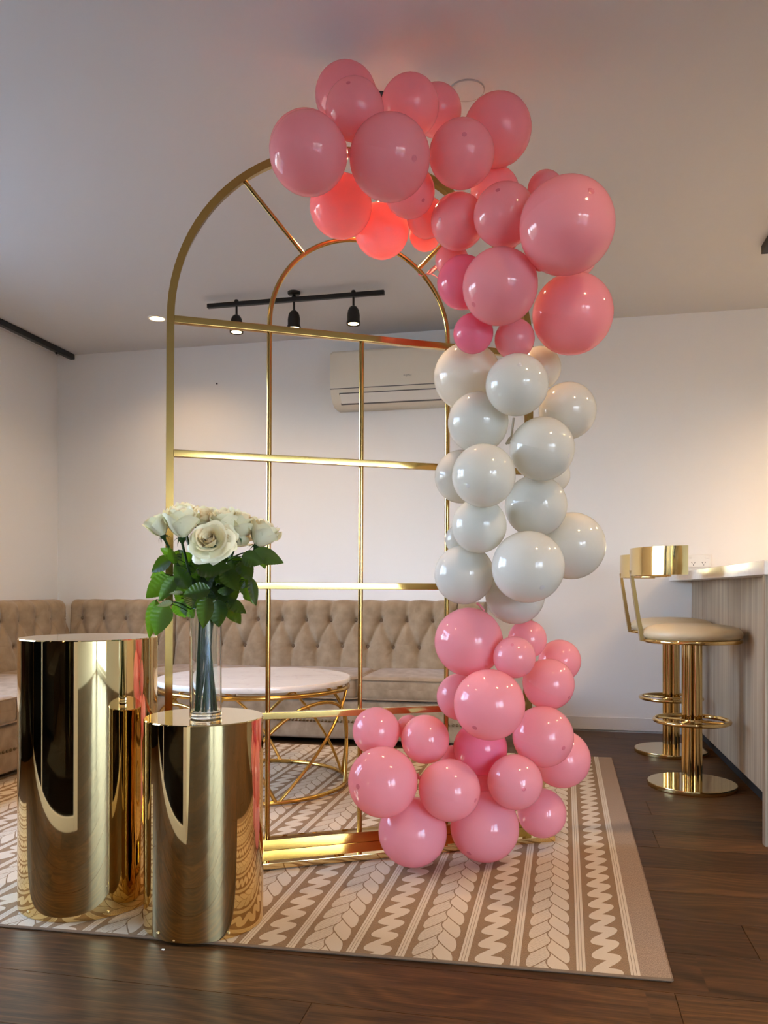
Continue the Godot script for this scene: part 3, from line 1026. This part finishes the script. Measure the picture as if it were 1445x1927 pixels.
func plinth(at: Vector3, r: float, h: float, label: String) -> void:
	var t := thing("plinth", label, "plinth", at, "mirrored gold cylinder plinths")
	var g := Geo.new()
	g.lathe([[Vector2(r, 0.0), Vector2(r, h - 0.0025)], [Vector2(r, h - 0.0025), Vector2(r - 0.0015, h)]], 160)
	part("mirror_shell", g.mesh(), M.gold, t)
	g = Geo.new()
	g.lathe([[Vector2(r - 0.0015, h), Vector2(0.0001, h)]], 96)
	part("top_disc", g.mesh(), M.gold, t)
	g = Geo.new()
	g.lathe([[Vector2(0.0001, 0.0005), Vector2(r - 0.001, 0.0005)]], 64)
	part("bottom_disc", g.mesh(), M.gold, t)
	for k in 2:
		g = Geo.new()
		g.ball(Vector3.ZERO, Vector3(0.004, 0.004, 0.004), 10, 6)
		var a: float = [1.95, 0.75][k]
		part("screw_stud", g.mesh(), M.brushed_gold, t, Vector3(cos(a) * (r + 0.001), 0.014, sin(a) * (r + 0.001)))


func table() -> void:
	var c := Vector3(-1.2284, 0.0095, -3.1637)
	var t := thing("coffee_table", "round coffee table with white marble top on curved gold rods", "coffee table", c)
	var g := Geo.new()
	g.lathe([[Vector2(0.0001, 0.424), Vector2(0.398, 0.424)], [Vector2(0.398, 0.424), Vector2(0.403, 0.428), Vector2(0.403, 0.441), Vector2(0.399, 0.4455)], [Vector2(0.399, 0.4455), Vector2(0.0001, 0.446)]], 96)
	part("marble_top", g.mesh(), M.marble, t)
	for q in [[0.392, 0.405, 0.0095, "top_ring"], [0.385, 0.0095, 0.0085, "floor_ring"]]:
		g = Geo.new()
		var ring := []
		for k in 64: ring.append(Vector3(cos(TAU * k / 64.0) * q[0], q[1], sin(TAU * k / 64.0) * q[0]))
		g.tube(ring, q[2], 10, true)
		part(q[3], g.mesh(), M.table_gold, t)
	g = Geo.new()
	for k in 4: g.tube([Vector3(cos(TAU * k / 4.0) * 0.37, 0.405, sin(TAU * k / 4.0) * 0.37), Vector3(cos(TAU * k / 4.0) * 0.37, 0.425, sin(TAU * k / 4.0) * 0.37)], 0.012, 8)
	part("pad", g.mesh(), M.table_gold, t)
	for k in 4:
		g = Geo.new()
		var a0 := TAU * (k + 0.30) / 4.0
		var pts := []
		for s in 29:
			var f := s / 28.0 * 2.0 - 1.0
			var a := a0 + f * 1.05
			var y := 0.0095 + 0.36 * (1.0 - pow(absf(f), 2.2))
			var r := lerpf(0.385, 0.388, y / 0.4)
			pts.append(Vector3(cos(a) * r, y, sin(a) * r))
		g.tube(pts, 0.0075, 8)
		part("arched_rod", g.mesh(), M.table_gold, t)
		g = Geo.new()
		pts = []
		for s in 13:
			var f2 := s / 12.0
			var a2 := a0 - 0.55 + f2 * 1.05
			pts.append(Vector3(cos(a2) * lerpf(0.392, 0.385, f2), lerpf(0.405, 0.0095, f2), sin(a2) * lerpf(0.392, 0.385, f2)))
		g.tube(pts, 0.0065, 8)
		part("slanted_rod", g.mesh(), M.table_gold, t)


func rug() -> void:
	var t := thing("area_rug", "flat woven beige rug with cream cable and plait stripes", "rug")
	var nr := Vector3(0.242, 0, -1.757)
	var nl := Vector3(-2.44, 0, -1.665)
	var fr := Vector3(0.274, 0, -4.0)
	var flt := Vector3(-2.41, 0, -4.0)
	var along := (fr - nr).normalized()
	var across := Vector3(along.z, 0, -along.x)          # towards the left
	if across.x > 0: across = -across
	var h := 0.0075
	var uv := func(p: Vector3) -> Vector2: return Vector2(((p - nr).dot(across) - 0.062) / 0.252, (p - nr).dot(along) / 0.145)
	var bn := nr + (nl - nr) * (0.062 / nr.distance_to(nl))
	var bf := fr + (flt - fr) * (0.062 / fr.distance_to(flt))
	var y := Vector3(0, h, 0)
	var g := Geo.new()
	g.quad(nl + y, bn + y, bf + y, flt + y, uv.call(nl), uv.call(bn), uv.call(bf), uv.call(flt))
	part("woven_field", g.mesh(), M.rug_weave, t)
	g = Geo.new()
	g.quad(bn + y, nr + y, fr + y, bf + y, Vector2(0, 0), Vector2(0.5, 0), Vector2(0.5, 9), Vector2(0, 9))
	part("border_band", g.mesh(), M.rug_band, t)
	g = Geo.new()
	for e in [[nl, nr], [nr, fr], [fr, flt], [flt, nl]]:
		var pts := []
		for k in 61: pts.append(e[0].lerp(e[1], k / 60.0) + Vector3(0, h * 0.5, 0))
		g.tube(pts, h * 0.55, 6)
	part("bound_edge", g.mesh(), M.rug_fringe, t)


func wall_things() -> void:
	# split air conditioner
	var t := thing("air_conditioner", "white wall mounted split air conditioner behind the arch", "air conditioner", Vector3(-1.315, 1.925, ZB))
	var w := 0.86
	var o := PackedVector2Array([Vector2(0, 0.0), Vector2(0.10, 0.0), Vector2(0.150, 0.022), Vector2(0.185, 0.062), Vector2(0.198, 0.10), Vector2(0.205, 0.16), Vector2(0.206, 0.26), Vector2(0.202, 0.31), Vector2(0.19, 0.326), Vector2(0.17, 0.332), Vector2(0, 0.332)])
	var g := Geo.new()
	g.slab(o, 0.012, w - 0.012, true)
	var inner := PackedVector2Array()
	for p in o: inner.append(Vector2(p.x * 0.965 if p.x > 0.01 else 0.0, 0.008 + p.y * 0.955))
	g.slab(inner, 0.0, w, true)
	var fix := Transform3D(Basis(Vector3(0, 0, 1), Vector3(0, 1, 0), Vector3(-1, 0, 0)), Vector3(w, 0, 0))
	var body := part("body", g.turn(fix).mesh(), M.ac_plastic, t)
	g = Geo.new()
	g.slab(PackedVector2Array([Vector2(0.1965, 0.097), Vector2(0.2000, 0.0985), Vector2(0.2005, 0.1015), Vector2(0.198, 0.102)]), 0.0, w, false)
	part("panel_seam", g.turn(fix).mesh(), M.grey_plastic, body)
	g = Geo.new()
	g.slab(PackedVector2Array([Vector2(0.150, 0.019), Vector2(0.1545, 0.022), Vector2(0.1915, 0.068), Vector2(0.188, 0.070)]), 0.09, w - 0.06, false)
	var vane := part("louvre", g.turn(fix).mesh(), M.white_plastic, t)
	g = Geo.new()
	g.slab(PackedVector2Array([Vector2(0.186, 0.063), Vector2(0.1925, 0.0690), Vector2(0.1945, 0.0735), Vector2(0.189, 0.075)]), 0.085, w - 0.055, false)
	part("louvre_gap", g.turn(fix).mesh(), M.grey_plastic, vane)
	g = Geo.new()
	g.slab(PackedVector2Array([Vector2(0.138, 0.013), Vector2(0.150, 0.0185), Vector2(0.150, 0.0215), Vector2(0.138, 0.017)]), 0.085, w - 0.055, false)
	part("outlet_gap", g.turn(fix).mesh(), M.grey_plastic, vane)
	var tm := TextMesh.new()
	var sf := SystemFont.new()
	sf.font_names = PackedStringArray(["Droid Sans"])
	tm.text = "FUJITSU"; tm.font = sf; tm.font_size = 32; tm.depth = 0.0008; tm.pixel_size = 0.00042
	part("logo_lettering", tm, M.grey_plastic, t, Vector3(0.475, 0.155, 0.2062))
	# double power outlet above the worktop
	t = thing("power_outlet", "white double power outlet on the wall above the island worktop", "power outlet", Vector3(0.808, 0.982, ZB))
	g = Geo.new()
	g.rbox(Vector3(0, 0, 0.005), Vector3(0.134, 0.073, 0.010), 0.004, true)
	part("face_plate", g.mesh(), M.white_plastic, t)
	for s in [-1.0, 1.0]:
		g = Geo.new()
		g.rbox(Vector3(s * 0.046, 0.021, 0.0105), Vector3(0.022, 0.014, 0.006), 0.003)
		part("switch", g.mesh(), M.white_plastic, t)
		g = Geo.new()
		var cx: float = s * 0.028
		g.rbox(Vector3(cx - 0.008, -0.010, 0.0099), Vector3(0.0028, 0.010, 0.001), 0.0004, false, Basis(Vector3(0, 0, 1), 0.5))
		g.rbox(Vector3(cx + 0.008, -0.010, 0.0099), Vector3(0.0028, 0.010, 0.001), 0.0004, false, Basis(Vector3(0, 0, 1), -0.5))
		g.rbox(Vector3(cx, -0.023, 0.0099), Vector3(0.0028, 0.009, 0.001), 0.0004)
		part("socket_slots", g.mesh(), M.dark_gap, t)
	# little hook left in the far wall
	g = Geo.new()
	g.lathe([[Vector2(0.005, 0), Vector2(0.005, 0.006), Vector2(0.0001, 0.007)]], 10)
	g.turn(Transform3D(Basis(Vector3.RIGHT, PI / 2), Vector3.ZERO))
	tag(part("wall_hook", g.mesh(), M.black_metal, self, Vector3(-2.13, 2.15, ZB)), "tiny black nail in the far wall left of the inner arch", "hook")
	# ceiling speaker
	t = thing("ceiling_speaker", "round white flush ceiling speaker grille above the upper right balloons", "speaker", Vector3(-0.268, CEIL, -2.52))
	g = Geo.new()
	g.lathe([[Vector2(0.0532, -0.003), Vector2(0.0540, -0.0048), Vector2(0.0555, -0.0035), Vector2(0.056, 0.0)]], 40)
	part("rim", g.mesh(), mat("speaker_rim", Color(0.62, 0.60, 0.58), 0.6), t)
	g = Geo.new()
	g.lathe([[Vector2(0.0001, -0.0035), Vector2(0.0535, -0.0035)]], 40)
	part("grille", g.mesh(), M.ceiling_paint, t)
	# curtain rail on the left
	g = Geo.new()
	g.rbox(Vector3(0, 0, 0), Vector3(0.034, 0.036, 3.6), 0.004)
	t = thing("curtain_rail", "dark blue grey curtain rail on the ceiling along the left wall", "curtain rail", Vector3(-3.165, 2.381, ZB + 1.81))
	part("track", g.mesh(), M.rail_metal, t)
	g = Geo.new()
	g.rbox(Vector3(0.0, -0.024, -1.62), Vector3(0.010, 0.014, 0.014), 0.002)
	part("end_stop", g.mesh(), M.black_metal, t)
	# black linear fitting over the island
	g = Geo.new()
	g.rbox(Vector3(0, 0, 0), Vector3(0.10, 0.038, 1.9), 0.002)
	tag(part("linear_light", g.mesh(), M.black_metal, self, Vector3(0.985, 2.381, -3.0)), "black linear ceiling fitting over the island at the right edge", "ceiling light")


func spots() -> void:
	var at := Vector3(-1.349, CEIL, -4.045)
	var t := thing("track_light", "black ceiling bar with three bell shaped spotlights by the far wall", "track light", at)
	var g := Geo.new()
	g.rbox(Vector3(-0.0005, -0.040, 0), Vector3(0.985, 0.024, 0.024), 0.004)
	part("bar", g.mesh(), M.black_metal, t)
	g = Geo.new()
	g.lathe([[Vector2(0.0001, -0.016), Vector2(0.03, -0.014), Vector2(0.034, -0.009), Vector2(0.034, 0.0)], [Vector2(0.007, -0.04), Vector2(0.007, -0.012)]], 24)
	part("ceiling_rose", g.mesh(), M.black_metal, t)
	for x in [-0.325, 0.0, 0.326]:
		spot_head(t, Vector3(x, -0.195, 0), 0.172, 0.0)
	for x in [-0.325, 0.0, 0.326]:
		lamp("track_beam", at + Vector3(x, -0.205, 0), 0.12, Color(1.0, 0.80, 0.55), 50.0, 0.03, Vector3(0, -1, -0.42).normalized())
	t = thing("ceiling_spot", "black ceiling spotlight half hidden behind the top balloons", "ceiling light", Vector3(-0.545, CEIL, -2.50))
	g = Geo.new()
	g.lathe([[Vector2(0.0001, -0.016), Vector2(0.03, -0.014), Vector2(0.034, -0.009), Vector2(0.034, 0.0)]], 24)
	part("ceiling_rose", g.mesh(), M.black_metal, t)
	spot_head(t, Vector3(0, -0.155, -0.035), 0.15, 0.0)
	lamp("balloon_beam", Vector3(-0.545, CEIL - 0.165, -2.535), 1.3, Color(1.0, 0.80, 0.58), 85.0, 0.03)


func odds() -> void:
	# pink tie knotted round the inner arch and its strut
	var c := Vector3(-0.393, 1.847, -2.559)
	var t := thing("balloon_tie", "twisted pink balloon tie knotted round the inner gold arch", "balloon tie", c)
	var g := Geo.new()
	var pts := []
	for k in 40:
		var a := k * 0.8
		pts.append(Vector3(0.009 * cos(a) + k * 0.0006, 0.009 * sin(a) + k * 0.0005, 0.010 * cos(a + 1.0)))
	g.tube(pts, 0.003, 6)
	part("wrap", g.mesh(), M.pink_latex, t)
	for q in [[Vector3(-0.008, -0.005, 0.008), Vector3(-0.025, -0.012, 0.012), Vector3(-0.036, -0.004, 0.01)], [Vector3(0.006, -0.006, 0.008), Vector3(0.018, -0.014, 0.012), Vector3(0.027, -0.022, 0.01)]]:
		g = Geo.new()
		g.tube(q, 0.0022, 6)
		part("tail", g.mesh(), M.pink_latex, t)
	# white neck strand of the top white balloons
	g = Geo.new()
	g.tube([Vector3(-0.113, 1.323, -2.358), Vector3(-0.118, 1.296, -2.367), Vector3(-0.121, 1.270, -2.372), Vector3(-0.137, 1.249, -2.373)], 0.0035, 8)
	tag(part("balloon_strand", g.mesh(), M.white_latex, self), "thin white balloon tail between the pear shaped balloon and the front one above", "balloon tie")
	g = Geo.new()
	g.tube([Vector3(-0.226, 0.780, -2.406), Vector3(-0.216, 0.773, -2.408), Vector3(-0.204, 0.757, -2.415)], 0.0035, 8)
	tag(part("balloon_strand", g.mesh(), M.pink_latex, self), "thin pink balloon tail under the lowest left white balloon", "balloon tie")
	g = Geo.new()
	g.rbox(Vector3.ZERO, Vector3(0.007, 0.002, 0.005), 0.0008)
	tag(part("paper_scrap", g.mesh(), M.white_plastic, self, Vector3(-0.870, 0.001, -1.672)), "tiny white paper scrap on the floor before the shorter plinth", "scrap")


func _ready() -> void:
	rng.seed = 7
	# camera
	var cam := Camera3D.new()
	cam.name = "camera"
	cam.near = 0.05
	cam.far = 60.0
	cam.projection = Camera3D.PROJECTION_FRUSTUM
	cam.size = 1927.0 / 1500.0 * cam.near
	cam.frustum_offset = Vector2(0, (1108.0 - 963.5) / 1500.0 * cam.near)
	cam.position = Vector3(0, 0.823, 0)
	cam.rotation_degrees = Vector3(0, 12.0, 0)
	add_child(cam)
	cam.current = true
	# sky, exposure
	var we := WorldEnvironment.new()
	we.name = "environment"
	var e := Environment.new()
	e.background_mode = Environment.BG_SKY
	var sm := ProceduralSkyMaterial.new()
	sm.sky_top_color = Color(0.61, 0.745, 0.94)
	sm.sky_horizon_color = Color(0.87, 0.925, 0.965)
	sm.ground_horizon_color = Color(0.60, 0.62, 0.60)
	sm.ground_bottom_color = Color(0.40, 0.40, 0.38)
	sm.energy_multiplier = 27.0
	e.sky = Sky.new()
	e.sky.sky_material = sm
	e.tonemap_mode = Environment.TONE_MAPPER_LINEAR
	e.tonemap_exposure = 1.26
	e.sdfgi_enabled = true
	e.ssao_enabled = true
	e.ssil_enabled = true
	we.environment = e
	add_child(we)

	make_materials()
	room()
	island()
	sofa()
	rug()
	arch()
	plinth(Vector3(-1.2073, 0.0085, -1.9107), 0.1745, 0.687, "taller mirrored gold cylinder plinth at the left edge, nothing on it")
	plinth(Vector3(-0.8455, 0.0085, -1.8384), 0.1445, 0.4995, "shorter mirrored gold cylinder plinth carrying the vase of roses")
	table()
	stool(Vector3(0.563, 0, -3.511), "nearer gold bar stool with round cream seat at the island")
	stool(Vector3(0.578, 0, -4.22), "farther gold bar stool, nearly hidden behind the nearer one at the island")
	make_balloon_meshes()
	balloon("pink", Vector3(-0.593, 2.264, -2.256), 0.0900, Vector3(-0.05, -0.20, 0.98), false, "pink balloon highest of all, peeking out behind a smaller dusky one near the ceiling", "pink balloons of the upper garland")
	balloon("pink", Vector3(-0.510, 2.079, -2.029), 0.0766, Vector3(0.02, 0.35, 0.94), true, "dusky pink balloon with a crown dot, wedged above the two large mauve balloons", "pink balloons of the upper garland")
	balloon("pink", Vector3(-0.663, 2.026, -2.097), 0.1023, Vector3(-0.07, -0.19, 0.98), false, "pink balloon almost wholly hidden behind the leftmost balloon of the arch top", "pink balloons of the upper garland")
	balloon("pink", Vector3(-0.607, 1.925, -1.937), 0.0989, Vector3(-0.63, -0.33, 0.70), true, "large mauve pink balloon at the far left end of the arch top", "pink balloons of the upper garland")
	balloon("pink", Vector3(-0.413, 1.932, -2.011), 0.1043, Vector3(0.72, -0.39, 0.58), true, "large mauve pink balloon in the middle of the arch top, right of the leftmost one", "pink balloons of the upper garland")
	balloon("pink", Vector3(-0.398, 2.191, -2.226), 0.0827, Vector3(-0.07, -0.44, 0.90), false, "rose pink balloon at the top centre, beside the black ceiling lamp", "pink balloons of the upper garland")
	balloon("pink", Vector3(-0.346, 2.275, -2.400), 0.0754, Vector3(-0.48, -0.61, 0.63), false, "slice of salmon balloon at the top, left of the round ceiling speaker", "pink balloons of the upper garland")
	balloon("pink", Vector3(-0.240, 1.984, -2.127), 0.0871, Vector3(0.19, 0.05, 0.98), true, "dusky pink balloon right of the middle mauve one, with a dot in its upper half", "pink balloons of the upper garland")
	balloon("pink", Vector3(-0.158, 2.147, -2.320), 0.0984, Vector3(-0.45, -0.22, 0.87), false, "large pink balloon at the upper right, closest below the round ceiling speaker", "pink balloons of the upper garland")
	balloon("pink", Vector3(-0.174, 2.026, -2.435), 0.0737, Vector3(-0.35, -0.23, 0.91), false, "slice of pink balloon at the garland's upper bend, under the large upper right one", "pink balloons of the upper garland")
	balloon("pink", Vector3(-0.610, 1.945, -2.261), 0.0911, Vector3(-0.01, -0.11, 0.99), false, "glossy pink balloon hanging below the leftmost mauve balloon, beside the gold strut", "pink balloons of the upper garland")
	balloon("pink", Vector3(-0.512, 1.915, -2.376), 0.0827, Vector3(-0.14, -0.68, 0.72), false, "glowing coral balloon hanging over the very top of the inner gold arch", "pink balloons of the upper garland")
	balloon("pink", Vector3(-0.396, 1.939, -2.206), 0.0713, Vector3(0.63, -0.62, 0.46), true, "pink balloon with a crown dot tucked under the right of the middle mauve balloon", "pink balloons of the upper garland")
	balloon("pink", Vector3(-0.368, 1.925, -2.342), 0.0587, Vector3(-0.43, -0.56, 0.71), false, "small glowing orange pink balloon at the inside of the garland bend", "pink balloons of the upper garland")
	balloon("pink", Vector3(-0.389, 1.921, -2.446), 0.0491, Vector3(-0.38, -0.11, 0.92), false, "lowest glowing coral balloon sliver at the inside of the garland bend", "pink balloons of the upper garland")
	balloon("pink", Vector3(-0.266, 1.872, -2.272), 0.0781, Vector3(-0.56, -0.22, 0.80), true, "dusky pink balloon with a dot at its left, at the inner bend of the garland", "pink balloons of the upper garland")
	balloon("pink", Vector3(-0.130, 1.842, -2.196), 0.0846, Vector3(-0.16, 0.39, 0.91), true, "dusky pink balloon touching the left of the biggest one, with a dot near its top", "pink balloons of the upper garland")
	balloon("pink", Vector3(0.033, 1.758, -2.110), 0.1220, Vector3(0.47, 0.30, 0.83), true, "biggest pink balloon of the garland, at its right shoulder", "pink balloons of the upper garland")
	balloon("pink", Vector3(-0.025, 2.028, -2.448), 0.0520, Vector3(0.33, -0.51, 0.80), false, "pink balloon peeking out above the biggest shoulder balloon", "pink balloons of the upper garland")
	balloon("pink", Vector3(-0.299, 1.812, -2.390), 0.0502, Vector3(-0.41, -0.57, 0.71), false, "small pink balloon sliver right beside the pink tie on the inner gold arch", "pink balloons of the upper garland")
	balloon("rose", Vector3(-0.254, 1.706, -2.297), 0.0758, Vector3(-0.46, 0.04, 0.89), false, "bright glossy rose balloon just below the pink tie on the inner gold arch", "pink balloons of the upper garland")
	balloon("pink", Vector3(-0.141, 1.642, -2.178), 0.1015, Vector3(-0.67, -0.59, 0.46), true, "large pale pink balloon in front, below and left of the biggest shoulder balloon", "pink balloons of the upper garland")
	balloon("pink", Vector3(0.053, 1.609, -2.342), 0.1142, Vector3(0.42, -0.41, 0.81), false, "large pink balloon at the right edge, just below the biggest shoulder balloon", "pink balloons of the upper garland")
	balloon("pink", Vector3(0.058, 1.836, -2.486), 0.0728, Vector3(0.38, -0.09, 0.92), false, "sliver of pink balloon showing between the two largest right-hand balloons", "pink balloons of the upper garland")
	balloon("rose", Vector3(-0.224, 1.553, -2.283), 0.0571, Vector3(-0.30, 0.05, 0.95), false, "small rose pink balloon at the right end of the upper gold bar", "pink balloons of the upper garland")
	balloon("pink", Vector3(-0.110, 1.544, -2.328), 0.0575, Vector3(0.60, -0.51, 0.62), false, "small pink balloon resting over the front one at the top of the white section", "pink balloons of the upper garland")
	balloon("white", Vector3(-0.258, 1.475, -2.450), 0.1038, Vector3(-0.32, -0.07, 0.94), false, "large pearly white balloon covering the right end of the air conditioner", "white balloons of the garland")
	balloon("white", Vector3(-0.100, 1.392, -2.257), 0.0870, Vector3(0.13, 0.40, 0.90), true, "white balloon in front at the top of the white section", "white balloons of the garland")
	balloon("white", Vector3(-0.043, 1.509, -2.526), 0.0669, Vector3(0.58, -0.27, 0.77), false, "white balloon tinted pink, peeking out under the large right-edge pink balloon", "white balloons of the garland")
	balloon("white", Vector3(0.041, 1.363, -2.483), 0.0865, Vector3(0.54, -0.44, 0.72), false, "white balloon at the upper right edge of the white section", "white balloons of the garland")
	balloon("white", Vector3(-0.217, 1.314, -2.358), 0.0894, Vector3(-0.32, -0.12, 0.94), false, "matte white balloon on the left, directly below the one covering the air conditioner", "white balloons of the garland")
	balloon("white", Vector3(-0.032, 1.223, -2.324), 0.0917, Vector3(0.81, -0.32, 0.49), true, "pear shaped white balloon with its neck pointing left", "white balloons of the garland")
	balloon("white", Vector3(-0.278, 1.169, -2.456), 0.0821, Vector3(-0.34, -0.07, 0.94), false, "white balloon on the left edge, half behind a round front one", "white balloons of the garland")
	balloon("white", Vector3(-0.190, 1.139, -2.234), 0.0888, Vector3(-0.42, -0.41, 0.81), true, "round white balloon in front, just right of the second gold crossbar's end", "white balloons of the garland")
	balloon("white", Vector3(-0.052, 1.072, -2.438), 0.0930, Vector3(0.29, 0.06, 0.96), false, "cream white balloon under the pear shaped one", "white balloons of the garland")
	balloon("white", Vector3(-0.002, 1.181, -2.576), 0.0540, Vector3(0.53, 0.26, 0.81), false, "sliver of white balloon behind the lower right of the pear shaped one", "white balloons of the garland")
	balloon("white", Vector3(-0.212, 1.007, -2.331), 0.0800, Vector3(-0.13, -0.18, 0.98), false, "flattish white balloon on the left below the round front one", "white balloons of the garland")
	balloon("white", Vector3(-0.286, 0.978, -2.495), 0.0477, Vector3(-0.20, -0.09, 0.98), false, "sliver of white balloon on the left edge against the right gold post", "white balloons of the garland")
	balloon("white", Vector3(0.055, 0.957, -2.551), 0.1041, Vector3(0.37, 0.08, 0.93), false, "cream white balloon sticking out furthest right in the white section", "white balloons of the garland")
	balloon("white", Vector3(-0.071, 0.886, -2.295), 0.1028, Vector3(0.40, -0.58, 0.71), true, "large glossy white balloon in front at the bottom of the white section", "white balloons of the garland")
	balloon("white", Vector3(-0.263, 0.866, -2.404), 0.0903, Vector3(-0.51, 0.23, 0.83), false, "pearly white balloon at the lower left, just above the sofa back", "white balloons of the garland")
	balloon("white", Vector3(-0.116, 0.805, -2.483), 0.0916, Vector3(0.41, 0.24, 0.88), false, "lowest white balloon, blushing pink above the lower pink cluster", "white balloons of the garland")
	balloon("pink", Vector3(-0.248, 0.664, -2.390), 0.1029, Vector3(-0.36, 0.24, 0.90), false, "large pink balloon at the upper left of the lower cluster, under the white ones", "pink balloons of the lower garland")
	balloon("pink", Vector3(-0.080, 0.666, -2.521), 0.0601, Vector3(0.37, -0.14, 0.92), false, "pink balloon behind the small round front one, under the lowest white balloon", "pink balloons of the lower garland")
	balloon("pink", Vector3(-0.110, 0.626, -2.318), 0.0607, Vector3(-0.06, 0.65, 0.76), true, "small round pink balloon in front of the lower cluster's upper half", "pink balloons of the lower garland")
	balloon("pink", Vector3(0.019, 0.593, -2.613), 0.0673, Vector3(0.32, 0.04, 0.95), false, "pink balloon at the upper right edge of the lower cluster against the wall", "pink balloons of the lower garland")
	balloon("pink", Vector3(-0.015, 0.532, -2.489), 0.0785, Vector3(0.78, -0.44, 0.44), true, "pink balloon with a dot at its lower right, right of the largest lower one", "pink balloons of the lower garland")
	balloon("pink", Vector3(-0.284, 0.487, -2.475), 0.0731, Vector3(-0.48, 0.42, 0.77), false, "pink balloon on the left edge of the lower column, behind the largest lower one", "pink balloons of the lower garland")
	balloon("pink", Vector3(-0.176, 0.498, -2.253), 0.1003, Vector3(-0.34, -0.54, 0.77), true, "largest light pink balloon in the middle of the lower cluster", "pink balloons of the lower garland")
	balloon("pink", Vector3(-0.031, 0.384, -2.417), 0.0906, Vector3(0.66, -0.22, 0.72), true, "pink balloon below and right of the largest lower one, dot at its right", "pink balloons of the lower garland")
	balloon("rose", Vector3(-0.217, 0.339, -2.426), 0.0815, Vector3(-0.14, 0.40, 0.91), false, "magenta pink balloon under the largest lower one", "pink balloons of the lower garland")
	balloon("pink", Vector3(0.024, 0.290, -2.561), 0.0903, Vector3(0.50, 0.08, 0.86), false, "pale pink balloon at the far right of the lower cluster, over the rug", "pink balloons of the lower garland")
	balloon("pink", Vector3(-0.109, 0.266, -2.328), 0.0792, Vector3(0.36, -0.02, 0.93), true, "dusky pink balloon with a dot, in the lower right of the floor cluster", "pink balloons of the lower garland")
	balloon("pink", Vector3(-0.036, 0.120, -2.548), 0.0762, Vector3(0.31, 0.38, 0.87), false, "pink balloon at the bottom right end, beside the end of the gold base", "pink balloons of the lower garland")
	balloon("pink", Vector3(-0.526, 0.391, -2.362), 0.0721, Vector3(-0.06, 0.20, 0.98), false, "pink balloon at the upper left of the floor cluster, in front of the sofa", "pink balloons of the lower garland")
	balloon("pink", Vector3(-0.439, 0.390, -2.442), 0.0406, Vector3(-0.04, 0.01, 1.00), false, "small pink balloon slice between the two upper left floor cluster balloons", "pink balloons of the lower garland")
	balloon("pink", Vector3(-0.374, 0.374, -2.354), 0.0724, Vector3(-0.43, -0.22, 0.88), false, "pink balloon right of the upper left one in the floor cluster", "pink balloons of the lower garland")
	balloon("pink", Vector3(-0.473, 0.275, -2.213), 0.0994, Vector3(-0.54, 0.04, 0.84), true, "large light pink balloon at the far left of the floor cluster", "pink balloons of the lower garland")
	balloon("pink", Vector3(-0.289, 0.252, -2.253), 0.0874, Vector3(0.89, -0.19, 0.42), true, "dusky pink balloon in the centre of the floor cluster", "pink balloons of the lower garland")
	balloon("pink", Vector3(-0.402, 0.113, -2.297), 0.1007, Vector3(-0.34, -0.12, 0.93), false, "large pink balloon standing on the rug, leftmost of the two lowest", "pink balloons of the lower garland")
	balloon("pink", Vector3(-0.200, 0.115, -2.385), 0.1024, Vector3(-0.39, -0.58, 0.72), true, "large pink balloon standing on the rug, right one of the two lowest", "pink balloons of the lower garland")
	balloon("pink", Vector3(-0.312, 0.296, -2.490), 0.0358, Vector3(-0.09, 0.36, 0.93), false, "tiny sliver of pink balloon beside the magenta one", "pink balloons of the lower garland")
	balloon("pink", Vector3(-0.215, 0.225, -2.488), 0.0514, Vector3(-0.51, -0.03, 0.86), false, "deep pink balloon glimpsed in the dark gap above the right lowest one", "pink balloons of the lower garland")
	flowers()
	wall_things()
	spots()
	downlight(Vector3(-2.26, CEIL, -4.27), 0.62, "round lit downlight in the ceiling left of the arch")
	downlight(Vector3(2.0, CEIL, -4.0), 3.9, "round lit downlight over the island's far end")
	downlight(Vector3(1.7, CEIL, -2.6), 3.2, "round lit downlight over the near end of the island")
	downlight(Vector3(0.7, CEIL, -1.45), 1.7, "round lit downlight over the bare floor near the viewer")
	downlight(Vector3(-1.7, CEIL, -1.25), 0.5, "round lit downlight over the plinths")
	downlight(Vector3(-2.5, CEIL, -2.9), 1.7, "round lit downlight over the left wing of the sofa")
	odds()
